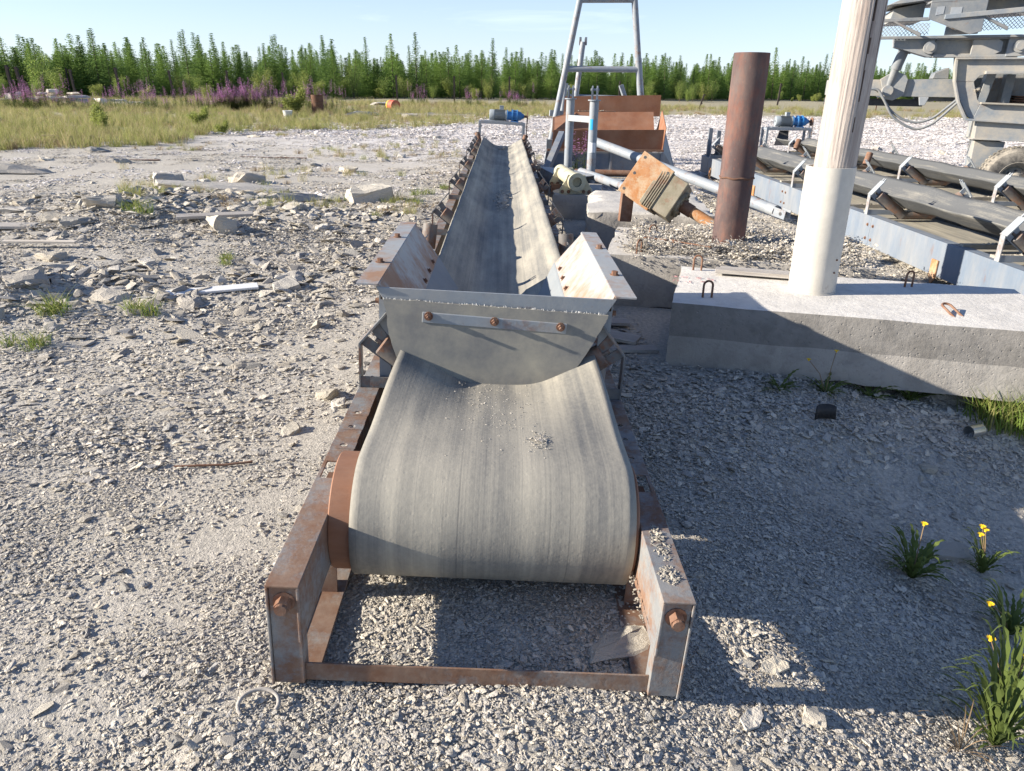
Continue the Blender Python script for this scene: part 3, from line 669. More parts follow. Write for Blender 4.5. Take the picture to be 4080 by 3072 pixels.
for s, yy in ((-1, 15.6), (1, 15.6)):
    m = MB(); b0 = Vector((s*.44, yy, RT+.17)); m.cyl(b0, b0+Vector((s*.05, .05, .15)), .05, n=16); m.build('guide_roller', 'rust', CV, smooth=35)

# feed hopper: front plate, flap and its clamp bar, two side panels with flange, skirts
HY0, HY1 = 3.0, 4.45; HT = .79
fp = MB().prism([(-.497, HT), (.507, HT), (.447, .685), (-.437, .685)], (0, HY0, 0), (1, 0, 0), (0, 0, 1), (0, .008, 0)).build('hopper_front_plate', 'plate', CV, bevel=.0015)
fl = [(-.468, .745), (.476, .725), (.470, .70), (.418, .60), (.36, .50), (.30, .44), (.228, .402), (.05, .406), (-.15, .407), (-.30, .415), (-.36, .445), (-.405, .505), (-.44, .60), (-.452, .69)]
r_ = np.random.default_rng(3); edge = []
for k in range(len(fl)):
    a, b = np.array(fl[k]), np.array(fl[(k+1) % len(fl)]); n = 26 if k == 0 else 5
    for t in range(n): edge.append(tuple(a+(b-a)*t/n+r_.normal(0, .0014, 2)*(1 if t else .2)))
MB().prism([(a, b-.745) for a, b in edge], (0, HY0-.017, .745), (1, 0, 0), (0, .16, 1), (0, .012, 0)).build('rubber_flap', 'flap', CV)
m = MB()      # frayed cord along the cut top edge of the flap
for k in range(170):
    t = r_.random(); p = np.array(fl[0])*(1-t)+np.array(fl[1])*t; l = r_.uniform(.002, .009); a = r_.normal(0, .7)
    m.cyl((p[0], HY0-.011+r_.normal(0, .003), p[1]-.002), (p[0]+l*math.sin(a), HY0-.012+r_.normal(0, .004), p[1]+l*math.cos(a)), .0005, n=3, caps=False)
tag(m.build('frayed_cord', 'whitetag', CV), kind='stuff')
cb = MB().prism([(-.300, .702), (.305, .683), (.303, .640), (-.302, .658)], (0, HY0-.036, 0), (1, 0, 0), (0, 0, 1), (0, .013, 0)).build('clamp_bar', 'plate', CV, bevel=.002)
for x in (-.275, .0, .278): MB().hexbolt((x, HY0-.036, .678-.031*x), (0, -1, 0), .013, .016, .020).build('bolt', 'rust', cb)
for s in (-1, 1):
    ox = .50 if s > 0 else -.49
    m = MB(); ex = s*.088
    m.beam((ox+ex/2, HY0-.01, HT+.012), (ox+ex/2, HY1+.0, HT+.012), abs(ex), .007)             # flange
    ix = s*.355
    m.add([(ox, HY0+.009, HT+.010), (ox, HY1-.02, HT+.010), (ix, HY1+.02, .60), (ix, HY0+.009, .60), (ox-s*.006, HY0+.009, HT+.003), (ox-s*.006, HY1-.02, HT+.003), (ix-s*.006, HY1+.02, .595), (ix-s*.006, HY0+.009, .595)],
          [(0, 1, 2, 3), (7, 6, 5, 4), (0, 4, 5, 1), (1, 5, 6, 2), (2, 6, 7, 3), (3, 7, 4, 0)])
    m.cyl((ox, HY0-.004, HT+.009), (ox, HY1-.01, HT+.009), .007, n=8)
    wing = m.build('hopper_side_panel', 'wing', CV)
    for yy in (3.38, 3.98): MB().hexbolt((ox+ex*.55, yy, HT+.0155), (0, 0, 1), .015, .016).build('bolt', 'rust', wing)
    for k in range(6):
        yy = 3.12+.22*k; t = .88; p = (ox+(ix-ox)*t, yy, HT+.01+(.60-HT-.01)*t); MB().hexbolt(p, (-s*.81, 0, .58), .012, .012).build('bolt', 'rust', wing)
    MB().add([(ix, HY0+.01, .605), (ix, HY1+.02, .605), (s*.215+BX, HY1-.25, .445), (s*.235+BX, HY0+.01, .44), (ix-s*.008, HY0+.01, .597), (ix-s*.008, HY1+.02, .597), (s*.215+BX-s*.004, HY1-.25, .437), (s*.235+BX-s*.004, HY0+.01, .432)],
          [(0, 1, 2, 3), (7, 6, 5, 4), (0, 4, 5, 1), (1, 5, 6, 2), (2, 6, 7, 3), (3, 7, 4, 0)]).build('rubber_skirt', 'skirt', CV)
    m = MB(); m.bx(*sorted((ox-s*.006, ox+s*.0)), HY0+.03, HY0+.30, RT, HT-.0); m.bx(*sorted((ox-s*.05, ox-s*.006)), HY0+.03, HY0+.037, RT, HT-.06); m.bx(*sorted((ox-s*.006, ox)), HY1-.3, HY1-.05, RT, HT); m.build('hopper_leg', 'plate', CV)
    MB().hexbolt((ox+s*.002, HY0+.06, .715), (s, 0, 0), .013, .014).build('bolt', 'rust', CV)

# drive unit: portal stand, motor, gearbox, chain
def drive(root, x, y, z, sc=1.0):
    m = MB(); W = .484
    m.bx(x-W, x+W, y, y+.05, z-.05, z); m.bx(x-W, x+W, y+.30, y+.35, z-.05, z)
    for s in (-1, 1):
        for yy in (y, y+.30): m.bx(*sorted((x+s*W, x+s*(W-.05))), yy+.001, yy+.049, .05, z-.05)
        m.bx(*sorted((x+s*(W-.001), x+s*(W-.049))), y+.05, y+.30, z-.049, z-.001)
    m.bx(x-.36, x+.30, y+.06, y+.28, z, z+.012)
    ds = m.build('drive_stand', 'grey', root, bevel=.003)
    yc, zc, r = y+.17, z+.125, .105
    m = MB(); m.lathe([(0, .02), (0, r*.9), (.015, r), (.10, r), (.105, r*.93), (.33, r*.93), (.335, r*1.02), (.36, r*1.02), (.36, .03)], (x-.27, yc, zc), (1, 0, 0), 32)
    mo = m.build('motor', 'motor_cowl', root, smooth=35)
    for k in range(26):
        a = 2*math.pi*k/26; d = Vector((0, math.cos(a), math.sin(a)))
        MB().beam(Vector((x-.16, yc, zc))+d*r*.97, Vector((x+.055, yc, zc))+d*r*.97, .006, .022, up=tuple(d)).build('cooling_fin', 'motor', mo)
    m = MB(); m.box((x-.02, yc, zc+r+.035), (.085, .09, .07)); m.box((x-.02, yc, zc+r+.075), (.095, .10, .014)); m.build('terminal_box', 'motor_cowl', mo, bevel=.004)
    m = MB(); m.box((x-.06, yc, z+.02), (.2, .18, .02)); m.build('motor_foot', 'motor', mo)
    m = MB(); m.lathe([(0, .03), (0, .115), (.02, .115), (.022, .085), (.10, .088), (.10, .125), (.13, .125), (.132, .095), (.20, .098), (.20, .125), (.225, .125), (.228, .10), (.29, .085), (.34, .045), (.36, .04), (.36, .0)], (x+.095, yc, zc), (1, 0, 0), 32)
    for k in range(10):
        a = 2*math.pi*k/10; m.cyl((x+.185, yc+.112*math.cos(a), zc+.112*math.sin(a)), (x+.305, yc+.112*math.cos(a), zc+.112*math.sin(a)), .008, n=6)
    m.box((x+.26, yc, z+.012), (.16, .2, .024)); gb = m.build('gearbox', 'blue', root, smooth=35)
    m = MB(); m.cyl((x+.44, yc, zc), (x+.54, yc, zc), .024); m.lathe([(0, .03), (0, .085), (.006, .09), (.016, .09), (.022, .085), (.022, .03)], (x+.515, yc, zc), (1, 0, 0), 18); m.build('sprocket', 'rust', gb, smooth=35)
    m = MB(); zb = .22; n = 34
    for sgn in (-1, 1):
        for k in range(n):
            t0 = k/n; t1 = (k+.72)/n; ya = yc+sgn*(.09+.01*t0); p = Vector((x+.526, ya, zc+(zb-zc)*t0)); q = Vector((x+.526, ya, zc+(zb-zc)*t1))
            m.beam(p, q, .014 if k % 2 else .022, .018, up=(0, 1, 0))
    m.build('drive_chain', 'rust_dark', gb)
    return ds
drive(CV, -.003, 16.3, .855)
# ------------------------------------------------------------ concrete blocks, poles
def rough_block(name, w, d, h, loc, yaw, mats, label, seed, rough=.012, cuts=14, topmat=None, band=None, chip=.03, cat='concrete block', group=None):
    r = np.random.default_rng(seed); bm = bmesh.new()
    nx, ny, nz = max(2, int(w/.07)), max(2, int(d/.07)), max(2, int(h/.06)); vd = {}
    def V(i, j, k):
        key = (i, j, k)
        if key not in vd:
            x, y, z = w*i/nx, d*j/ny, h*k/nz
            ex = min(i, nx-i); ey = min(j, ny-j); ez = min(k, nz-k); on = (ex == 0)+(ey == 0)+(ez == 0)
            n = [float(vnoise(x*4+z*3+seed, y*4+z*2, seed+a)) for a in range(3)]; n2 = [float(vnoise(x*13+z*9, y*13+z*11+seed, seed+a+5)) for a in range(3)]
            o = [rough*(n[a]*1.4+n2[a]*.8) for a in range(3)]
            if on >= 2:      # worn arrises
                c = chip*max(0, .25+1.3*n[0]+.6*n2[1])
                if ex == 0: o[0] += c if i == 0 else -c
                if ey == 0: o[1] += c if j == 0 else -c
                if ez == 0: o[2] += c if k == 0 else -c
            vd[key] = bm.verts.new((x+o[0], y+o[1], z+o[2]*(.4 if k == nz else 1)))
        return vd[key]
    def face(vs, mi):
        f = bm.faces.new(vs); f.material_index = mi; f.smooth = True
    kb = 0 if band is None else int(nz*band)
    for i in range(nx):
        for j in range(ny): face([V(i, j, nz), V(i+1, j, nz), V(i+1, j+1, nz), V(i, j+1, nz)], 1 if topmat else 0); face([V(i, j, 0), V(i, j+1, 0), V(i+1, j+1, 0), V(i+1, j, 0)], 0)
    for k in range(nz):
        mi = 2 if (band is not None and k >= kb) else 0
        for i in range(nx): face([V(i, 0, k), V(i+1, 0, k), V(i+1, 0, k+1), V(i, 0, k+1)], mi); face([V(i, ny, k+1), V(i+1, ny, k+1), V(i+1, ny, k), V(i, ny, k)], mi)
        for j in range(ny): face([V(0, j, k+1), V(0, j+1, k+1), V(0, j+1, k), V(0, j, k)], mi); face([V(nx, j, k), V(nx, j+1, k), V(nx, j+1, k+1), V(nx, j, k+1)], mi)
    me = bpy.data.meshes.new(name); bm.to_mesh(me); bm.free(); me.set_sharp_from_angle(angle=R(55))
    for m in mats: me.materials.append(MT[m])
    ob = bpy.data.objects.new(name, me); COL.objects.link(ob); ob.location = loc; ob.rotation_euler = (0, 0, yaw)
    return tag(ob, label, cat, group)
def loop(parent, x, y, z, h=.10, w=.05, yaw=0, lean=0, name='lifting_loop'):
    pts = [(-w/2, 0, -.02), (-w/2, 0, h-w/2)]+[(-w/2*math.cos(a), 0, h-w/2+w/2*math.sin(a)) for a in np.linspace(.3, math.pi-.3, 7)]+[(w/2, 0, h-w/2), (w/2, 0, -.02)]
    ob = MB().tube(pts, .007, 8).build(name, 'rust', parent, smooth=60); ob.location = (x, y, z); ob.rotation_euler = (lean, 0, yaw); return ob
YB = R(-15.2)
B1 = rough_block('concrete_block', 2.15, 1.02, .41, (1.02, 4.275, -.01), YB, ['concrete', 'concrete_top', 'concrete_dark'], 'concrete block with limewashed top carrying the wooden pole', 3, .006, topmat=True, band=.62, chip=.018)
inv = Matrix.Rotation(-YB, 3, 'Z')
def b1(x, y): v = inv @ Vector((x-1.02, y-4.275, 0)); return v.x, v.y
for (x, y, l, yw) in ((1.376, 5.12, 0, .1), (1.262, 4.40, 0, .25), (2.67, 4.72, 0, .5), (2.62, 4.06, -1.25, .4)): loop(B1, *b1(x, y), .409, .105 if l == 0 else .13, .055, yw, l)
m = MB(); r9 = np.random.default_rng(9)      # faded red crayon figures on the top
for (x, y) in ((1.165, 4.90), (1.235, 4.88), (1.32, 4.86), (1.40, 4.84), (1.16, 4.80), (1.235, 4.775), (1.325, 4.76)):
    p = Vector((*b1(x, y), .4165))
    for k in range(4):
        q = p+Vector((r9.uniform(-.02, .02), r9.uniform(-.025, .025), 0)); a = r9.random()*6; m.box(q, (.022, .004, .002), (0, 0, a))
m.build('crayon_figures', 'red_mark', B1)
B2 = rough_block('concrete_block', 1.95, 1.25, .40, (.80, 5.62, 0), R(-12), ['concrete', 'concrete_pale'], 'concrete block heaped with gravel at the foot of the rusty pipe', 8, .01, topmat=True, chip=.03)
inv2 = Matrix.Rotation(R(12), 3, 'Z')
def b2(x, y): v = inv2 @ Vector((x-.80, y-5.62, 0)); return v.x, v.y
loop(B2, *b2(1.303, 6.40), .40, .09, .06, .3); loop(B2, *b2(1.06, 5.68), .40, .10, .07, 1.1)
B3 = rough_block('concrete_block', 1.25, 1.75, .43, (.86, 7.42, 0), R(-6), ['concrete', 'concrete_pale'], 'broken pale concrete block under the rusty gear reducer', 12, .03, topmat=True, chip=.09)
B4 = rough_block('concrete_block', .62, 1.25, .31, (.62, 9.55, 0), R(-8), ['concrete', 'concrete'], 'low concrete block under the cream steel roller', 15, .012, topmat=True, chip=.03)
# gravel heaped over the second block
P_, R_, S_, I_ = [], [], [], []
for _ in range(420):
    a, b = rs.random(), rs.random(); v = Matrix.Rotation(R(-12), 3, 'Z') @ Vector((.22+1.68*a, .08+1.12*b, 0)); x, y = v.x+.80, v.y+5.62
    if math.hypot(x-1.84, y-6.0) < .16: continue
    P_.append((x, y, .405+.03*rs.random()*math.sin(math.pi*a))); R_.append((rs.normal(0, .2), rs.normal(0, .2), rs.random()*6)); s = rs.uniform(1.0, 1.5)
    S_.append((s, s, s*.9)); I_.append(rs.integers(0, 6))
for _ in range(500):
    a, b = rs.random()**.7, rs.random(); v = Matrix.Rotation(R(-12), 3, 'Z') @ Vector((.12+1.78*a, .05+1.15*b, 0)); s = rs.uniform(.008, .03)
    P_.append((v.x+.80, v.y+5.62, .408+s*.2)); R_.append((rs.normal(0, .4), rs.normal(0, .4), rs.random()*6)); S_.append((s, s, s)); I_.append(rs.integers(14, 24))
gn_scatter('gravel_heap', P_, R_, S_, I_, GC, 'loose gravel heaped on the concrete block by the rusty pipe', 'gravel')

# wooden pole in its cream steel sleeve
PL = thing('utility_pole', (1.99, 4.62, .40), 'weathered wooden pole set in a cream steel sleeve on the limewashed block', 'pole')
n = 180; H = 5.2; nz_ = 56; vs = []; fs = []; MI = []
r9 = np.random.default_rng(12); cracks = [(r9.random()*6.28, r9.uniform(.35, 2.4), r9.uniform(.5, 2.6), r9.uniform(.008, .02), r9.uniform(.012, .03)) for _ in range(34)]
ang = 2*math.pi*np.arange(n)/n
for k in range(nz_+1):
    z = .55+(H-.55)*k/nz_; rad = .121-.012*k/nz_
    rr = rad+.006*vnoise(np.cos(ang)*3+z*.4, np.sin(ang)*3+z*.6, 31)+.003*vnoise(ang*14, np.full(n, z*.7), 33); dp = np.zeros(n)
    for (ca, cz, cl, cd, cw) in cracks:
        if cz < z < cz+cl: da = np.abs((ang-ca-.06*math.sin(z*2+ca*5)-.03*math.sin(z*7)+math.pi) % (2*math.pi)-math.pi); dp = np.maximum(dp, cd*np.exp(-(da/cw)**2)*math.sin(math.pi*(z-cz)/cl))
    rr = rr-dp
    vs += [(.012+rr[i]*math.cos(ang[i])+.01*(z-.55), rr[i]*math.sin(ang[i]), z) for i in range(n)]; MI.append(dp > .0055)
mw = MB()
for k in range(nz_):
    for i in range(n): fs.append((k*n+i, k*n+(i+1) % n, (k+1)*n+(i+1) % n, (k+1)*n+i))
mi = [1 if (MI[k][i] or MI[k][(i+1) % n]) else 0 for k in range(nz_) for i in range(n)]
fs += [tuple(range(n-1, -1, -1)), tuple(range(nz_*n, (nz_+1)*n))]; mi += [0, 0]
mw.add(vs, fs); mw.mi = mi
mw.build('wooden_shaft', ['pole', 'crack'], PL, smooth=75)
m = MB(); rv = []
m.pipe((0, 0, 0), (-.006, 0, .765), .143, .128, 56); sl_ = m.build('steel_sleeve', 'white_sleeve', PL, smooth=40)
m = MB(); m.pipe((0, 0, 0), (0, 0, .010), .150, .140, 56); m.build('weld_seam', 'white_sleeve', sl_, smooth=40)
for (a, z) in ((-1.05, .14), (-1.02, .22)): 
    MB().cyl((.138*math.cos(a), .138*math.sin(a), z), (.149*math.cos(a), .149*math.sin(a), z), .006, n=6).build('rivet', 'rust', sl_)
# plank on the block
pk = thing('plank', (1.72, 4.93, .417), 'short grey plank lying against the pole on the limewashed block', 'plank', rot=(0, 0, R(-17)))
MB().box((0, 0, .014), (.52, .085, .026)).build('board', 'plank', pk, bevel=.002); MB().box((.02, .075, .012), (.50, .05, .022)).build('board', 'plank', pk, bevel=.002)
# rusty standing pipe
RP = thing('standing_pipe', (1.835, 6.0, .36), 'tall dark rusty steel pipe standing upright in gravel', 'pipe')
m = MB(); m.pipe((0, 0, 0), (.012, .01, .58), .129, .118, 48); m.build('lower_pipe', 'rust_pipe', RP, smooth=40)
m = MB(); m.pipe((.012, .01, .582), (.015, .02, 1.475), .131, .121, 48); m.build('upper_pipe', 'rust_pipe', RP, smooth=40)
vs = [(.012+.131*math.cos(a), .01+.131*math.sin(a), .581+.004*math.sin(a*7)) for a in np.linspace(0, 2*math.pi, 49)]; MB().tube(vs, .0075, 6).build('weld_seam', 'rust_dark', RP, smooth=60)
m = MB(); m.pipe((0, 0, 0), (0, 0, .09), .1295, .127, 48); 
# rod with eye and a burnt timber stub on the gravel heap
rd = thing('tie_rod', (1.19, 6.03, .44), 'thin rusty tie rod with an eye lying on the heaped gravel', 'rod', rot=(0, 0, R(-40)))
MB().tube([(0, 0, .012), (.2, .01, .014), (.2, .01, .014), (.55, 0, .012)], .006, 8).build('shank', 'rust', rd, smooth=60)
MB().tube([(-.02+.02*math.cos(a), .02*math.sin(a), .012) for a in np.linspace(0, 6.28, 14)], .006, 6).build('eye', 'rust', rd, smooth=60)
MB().box((.22, .01, .014), (.05, .022, .02)).build('turnbuckle', 'rust', rd)
tag(MB().box((0, 0, .02), (.10, .05, .05), (.1, .05, .2)).build('timber_stub', 'dark', None, bevel=.006), 'short charred timber stub at the end of the tie rod', 'timber').location = (1.66, 5.60, .42)
# boards jammed between the conveyor and the blocks
for (x, y, z, L, w, rz, rx, lab) in ((.72, 4.72, .05, .42, .12, -.5, .1, 'curled grey board in the shaded gap between conveyor and block'), (.74, 4.52, .02, .55, .10, .08, 0, 'flat splintered board in the shaded gap between conveyor and block'), (.66, 5.05, .04, .5, .1, .03, .05, 'square timber lying across the shaded gap between conveyor and block'), (.62, 4.25, .015, .30, .13, 1.3, .0, 'wide weathered board in the shaded gap leaning on gravel')):
    o = MB().box((0, 0, 0), (L, w, .022)).build('board', 'plank', None, bevel=.002); o.location = (x, y, z); o.rotation_euler = (rx, .03, rz); tag(o, lab, 'board')
for (x, y, rz, lab) in ((.62, 7.55, .05, 'grey timber slab beside the broken concrete block'), (.60, 7.18, .1, 'short grey timber slab in front of the rusty drum')):
    o = MB().box((0, 0, .04), (.24, .26, .08)).build('timber_slab', 'plank', None, bevel=.005); o.location = (x, y, 0); o.rotation_euler = (0, 0, rz); tag(o, lab, 'timber')
dr = thing('small_drum', (.84, 7.0, .07), 'small rusty roller drum wedged beside the broken block', 'roller'); MB().cyl((-.06, 0, 0), (.10, 0, 0), .068, n=22).build('shell', 'rust', dr, smooth=40); MB().cyl((-.07, 0, 0), (-.06, 0, 0), .075, n=22).build('rim', 'rust_dark', dr, smooth=40)
# ------------------------------------------------------------ gear reducer with rusty flange plate
GR = thing('gear_reducer', (1.36, 7.35, .42), 'tilted khaki gear reducer with a square rusty flange plate', 'gearbox')
ax = Vector((.76, -.46, -.42)).normalized()           # axis from plate towards the shaft
pc = Vector((-.03, -.30, .36)); u = Vector((.46, .10, .78)); u = (u-ax*u.dot(ax)).normalized(); v = ax.cross(u)
def loc(a, b, c): return pc+ax*a+u*b+v*c
mm = Matrix((ax, u, v)).transposed()
fw_ = Vector((-.36, -.86, .18)).normalized(); fu = Vector((.49, 0, .76)); fu = (fu-fw_*fu.dot(fw_)).normalized(); fv = fu.cross(fw_)
pl = Matrix((fw_, fu, fv)).transposed()
m = MB(); m.box(pc, (.05, .42, .34), pl); plate_ = m.build('flange_plate', 'rust_plate', GR, bevel=.004)
m = MB(); m.box(pc-fw_*.05, (.05, .38, .29), pl); m.build('flange_rim', 'rust', GR)
for a in (-.165, 0, .165):
    for b in (-.13, .13):
        p = pc+fw_*.0255+fu*a+fv*b; MB().cyl(p-fw_*.004, p+fw_*.0008, .014, n=12).build('hole_shade_disc', 'dark', plate_)  # solid dark discs stand in for the shade inside bolt holes
m = MB(); m.box(loc(.27, -.02, 0)+Vector((0, .14, 0)), (.30, .36, .30), mm); m.build('housing', 'khaki', GR, bevel=.008)
for k in range(5): MB().box(loc(.155+.022*k, -.02, 0)+Vector((0, .14, 0)), (.009, .385, .325), mm).build('cooling_rib', 'khaki', GR)
m = MB(); c0 = loc(.42, -.02, 0)+Vector((0, .14, 0)); m.cyl(c0, c0+ax*.03, .125, n=30); m.build('cover_flange', 'khaki', GR, smooth=40)
for k in range(8):
    a = 2*math.pi*k/8; p = c0+ax*.03+(u*math.cos(a)+v*math.sin(a))*.10; MB().hexbolt(p, ax, .013, .012).build('bolt', 'khaki', GR)
m = MB(); m.cyl(c0+ax*.02, c0+ax*.14, .06, n=24); m.cyl(c0+ax*.13, c0+ax*.18, .045, n=20); m.build('hub', 'rust', GR, smooth=40)
MB().cyl(c0+ax*.14, c0+ax*.46, .052, n=24).build('shaft', 'rust_plate', GR, smooth=40)
m = MB(); m.box((-.19, -.24, .11), (.115, .07, .26), (0, .05, .1)); m.build('support_leg', 'rust', GR, bevel=.004)
# cream roller on its trestles
CR = thing('cream_roller', (.93, 9.62, .31), 'cream-painted hollow roller on two trestle brackets', 'roller')
a, b = Vector((0, -.06, .155)), Vector((-.13, .95, .175)); m = MB(); m.pipe(a, b, .095, .060, 32); m.pipe(a-(b-a)*.03, a+(b-a)*.03, .112, .06, 32); m.build('tube', 'cream', CR, smooth=40)
for t, w, mt in ((0.02, .42, 'cream'), (.72, .40, 'cream')):
    p = a+(b-a)*t; MB().prism([(-w/2, -.155), (w/2, -.155), (w/2, -.10), (.13, .02), (.11, .08), (-.11, .08), (-.13, .02), (-w/2, -.10)], p+Vector((0, .02, 0)), (1, 0, 0), (0, 0, 1), (0, .03, 0)).build('trestle', mt, CR, bevel=.003)
    for x in (-.17, -.09, .10, .17): MB().hexbolt((p.x+x, p.y+.02, p.z-.125), (0, -1, 0), .016, .012).build('bolt', 'rust', CR)
MB().box((-.17, .55, .0), (.22, .05, .10)).build('foot_angle', 'rust', CR)
# upright frame: two posts with clevis ends
UF = thing('clevis_posts', (1.2, 12.1, 0), 'upright pair of grey pipes with forked clevis tops', 'posts')
for (x, y, zb, tg) in ((1.07, 12.6, .22, 0), (1.335, 11.6, .10, 1)):
    o = Vector((x-1.2, y-12.1, 0)); m = MB(); m.cyl(o+Vector((0, 0, zb)), o+Vector((0, 0, 1.38)), .066, n=22); po = m.build('post', 'grey', UF, smooth=40)
    m = MB(); m.cyl(o+Vector((0, 0, 1.38)), o+Vector((0, 0, 1.395)), .095, n=22)
    for s in (-1, 1):
        m.prism([(-.06, 0), (.06, 0), (.06, .13)]+[(.06*math.cos(t), .13+.06*math.sin(t)) for t in np.linspace(.3, math.pi-.3, 7)]+[(-.06, .13)], o+Vector((s*.035-.008, 0, 1.395)), (0.25, .97, 0), (0, 0, 1), (.016, 0, 0))
    m.build('clevis', 'grey', po); m = MB(); m.cyl(o+Vector((-.06, 0, 1.53)), o+Vector((.06, 0, 1.53)), .018, n=10); m.build('pin_hole', 'lightgrey', po)
    def patch_(z0, z1, a0, a1, nm, mt):
        vs = [(o.x+.0675*math.cos(a), o.y+.0675*math.sin(a), z) for z in (z0, z1) for a in np.linspace(a0, a1, 7)]; MB().add(vs, [(i, i+1, i+8, i+7) for i in range(6)]).build(nm, mt, po, smooth=40)
    if tg: patch_(.98, 1.13, -2.5, -1.75, 'blue_mark', 'bluetape'); patch_(.66, .80, -2.5, -.8, 'paper_tag', 'whitetag')
MB().beam((-.13, .5, 1.10), (.135, -.5, 1.12), .09, .09).build('crosspiece', 'lightgrey', UF, bevel=.004)
def pipe_thing(name, a, b, r, mat, label, ends=None, group=None):
    a = Vector(a); b = Vector(b); t = thing(name, a, label, 'pipe', group); m = MB(); m.pipe((0, 0, 0), b-a, r, r*.85, 22); m.build('tube', mat, t, smooth=40)
    if ends:
        d = (b-a).normalized(); q = b-a; sd = d.cross(Vector((0, 0, 1))).normalized()
        m = MB()
        for s in (-1, 1): m.box(q+d*.09+sd*s*.05, (.014, .20, .11), Matrix((sd, d, sd.cross(d))).transposed())
        m.build('clevis', mat, t, bevel=.003); m = MB(); m.cyl(q+d*.12-sd*.06, q+d*.12+sd*.06, .022, n=12); m.build('pin', 'dark', t); m = MB(); m.pipe(q-d*.12, q+d*.005, r*1.03, r*.7, 22); m.build('collar', 'lightgrey', t, smooth=40)
    return t
pipe_thing('long_pipe', (1.45, 12.6, .76), (3.45, 9.45, .16), .07, 'grey', 'long pale grey pipe slanting down from the rusty bin to the ground', True)
pipe_thing('pipe', (1.20, 11.75, .36), (1.9, 9.5, .30), .06, 'grey', 'short pale grey pipe resting against the broken concrete block')
pipe_thing('pipe', (1.15, 12.25, .30), (2.3, 12.1, .30), .05, 'rust', 'rusty brown pipe lying in front of the rusty bin')
pipe_thing('pipe', (1.25, 11.9, .22), (2.4, 11.6, .20), .055, 'grey', 'dull grey pipe lying below the rusty brown pipe')
pipe_thing('pipe', (1.2, 11.3, .10), (2.6, 10.9, .08), .06, 'grey', 'grey pipe lying on the ground behind the broken block')
sh = thing('bent_sheet', (.62, 11.2, .36), 'bent grey steel sheet lying beside the long conveyor', 'steel sheet')
MB().add([(-.05, .85, .04), (.42, .95, 0), (.78, -.05, .02), (.25, -.2, -.02), (-.05, .85, .03), (.42, .95, -.01), (.78, -.05, .01), (.25, -.2, -.03)], [(0, 1, 2, 3), (7, 6, 5, 4), (0, 4, 5, 1), (1, 5, 6, 2), (2, 6, 7, 3), (3, 7, 4, 0)]).build('sheet', 'lightgrey', sh)
MB().add([(-.05, .85, .04), (.25, -.2, -.02), (.16, -.3, -.30), (-.16, .8, -.28), (-.06, .85, .035), (.24, -.2, -.025), (.15, -.3, -.305), (-.17, .8, -.285)], [(0, 1, 2, 3), (7, 6, 5, 4), (0, 4, 5, 1), (1, 5, 6, 2), (2, 6, 7, 3), (3, 7, 4, 0)]).build('folded_edge', 'bracket', sh)
tag(MB().beam((1.02, 13.5, .80), (.60, 12.3, .06), .10, .12).build('leaning_channel', 'beam', None, bevel=.004), 'dark blue-grey steel channel leaning by the rusty bin', 'steel channel')

# rusty steel bin on its blue-grey base
BN = thing('steel_bin', (1.9, 14.6, 0), 'long rusty steel feed bin with sloping sides', 'bin')
def sheet4(m, p, t=.012):
    p = [Vector(q) for q in p]; n = (p[1]-p[0]).cross(p[2]-p[0]).normalized()*t; m.add(p+[q-n for q in p], [(0, 1, 2, 3), (7, 6, 5, 4), (0, 4, 5, 1), (1, 5, 6, 2), (2, 6, 7, 3), (3, 7, 4, 0)]); return m
sheet4(MB(), [(-1.02, -.60, .50), (.98, -.60, .52), (.98, -.66, .87), (-1.0, -.66, .84)]).build('front_wall', 'rust_bin', BN)
sheet4(MB(), [(-.90, .0, .62), (.95, .0, .64), (1.0, .60, 1.13), (-.72, .60, 1.10)]).build('slope_plate', 'rust_bin', BN)
sheet4(MB(), [(-.72, .85, 1.02), (1.18, .85, 1.04), (1.18, .88, 1.43), (-.70, .88, 1.38)]).build('back_wall', 'rust_bin', BN)
sheet4(MB(), [(.985, -.66, .52), (1.05, .55, .62), (1.18, .62, 1.16), (1.02, -.66, .90)]).build('end_wall', 'rust_bin', BN)
sheet4(MB(), [(-1.02, -.64, .80), (-.98, .0, 1.02), (-.52, .1, 1.12), (-.2, -.1, .84)]).build('torn_wall', 'rust_bin', BN)
MB().beam((-1.1, -.66, .50), (1.0, -.66, .51), .05, .035).build('bottom_angle', 'rust', BN)
MB().beam((-.7, .70, 1.10), (.25, .68, 1.12), .10, .03).build('rim_angle', 'rust', BN)
tag(muck('dirt_ridge', (-.05, .70, 1.115), .42, .05, .045, 60, BN, seed=22), kind='stuff')
for (x0, x1) in ((-1.05, -.62), (-.60, .05), (.07, .55), (.57, 1.0)): MB().bx(x0, x1, -.62, -.60, .09, .48).build('base_panel', 'beam', BN, bevel=.003)
MB().bx(-1.05, 1.02, -.66, -.58, .04, .10).build('base_beam', 'beam_side', BN); MB().bx(-1.05, 1.02, .5, .6, .04, .6).build('base_beam', 'beam', BN)
for x in (-1.0, -.62, .06, .55, .98): MB().bx(x-.02, x+.02, -.65, -.62, .10, .48).build('base_rib', 'beam_side', BN)
sheet4(MB(), [(1.0, -.58, .05), (1.45, .2, .05), (1.25, .5, .75), (1.0, -.5, .55)]).build('base_flank', 'beam', BN)
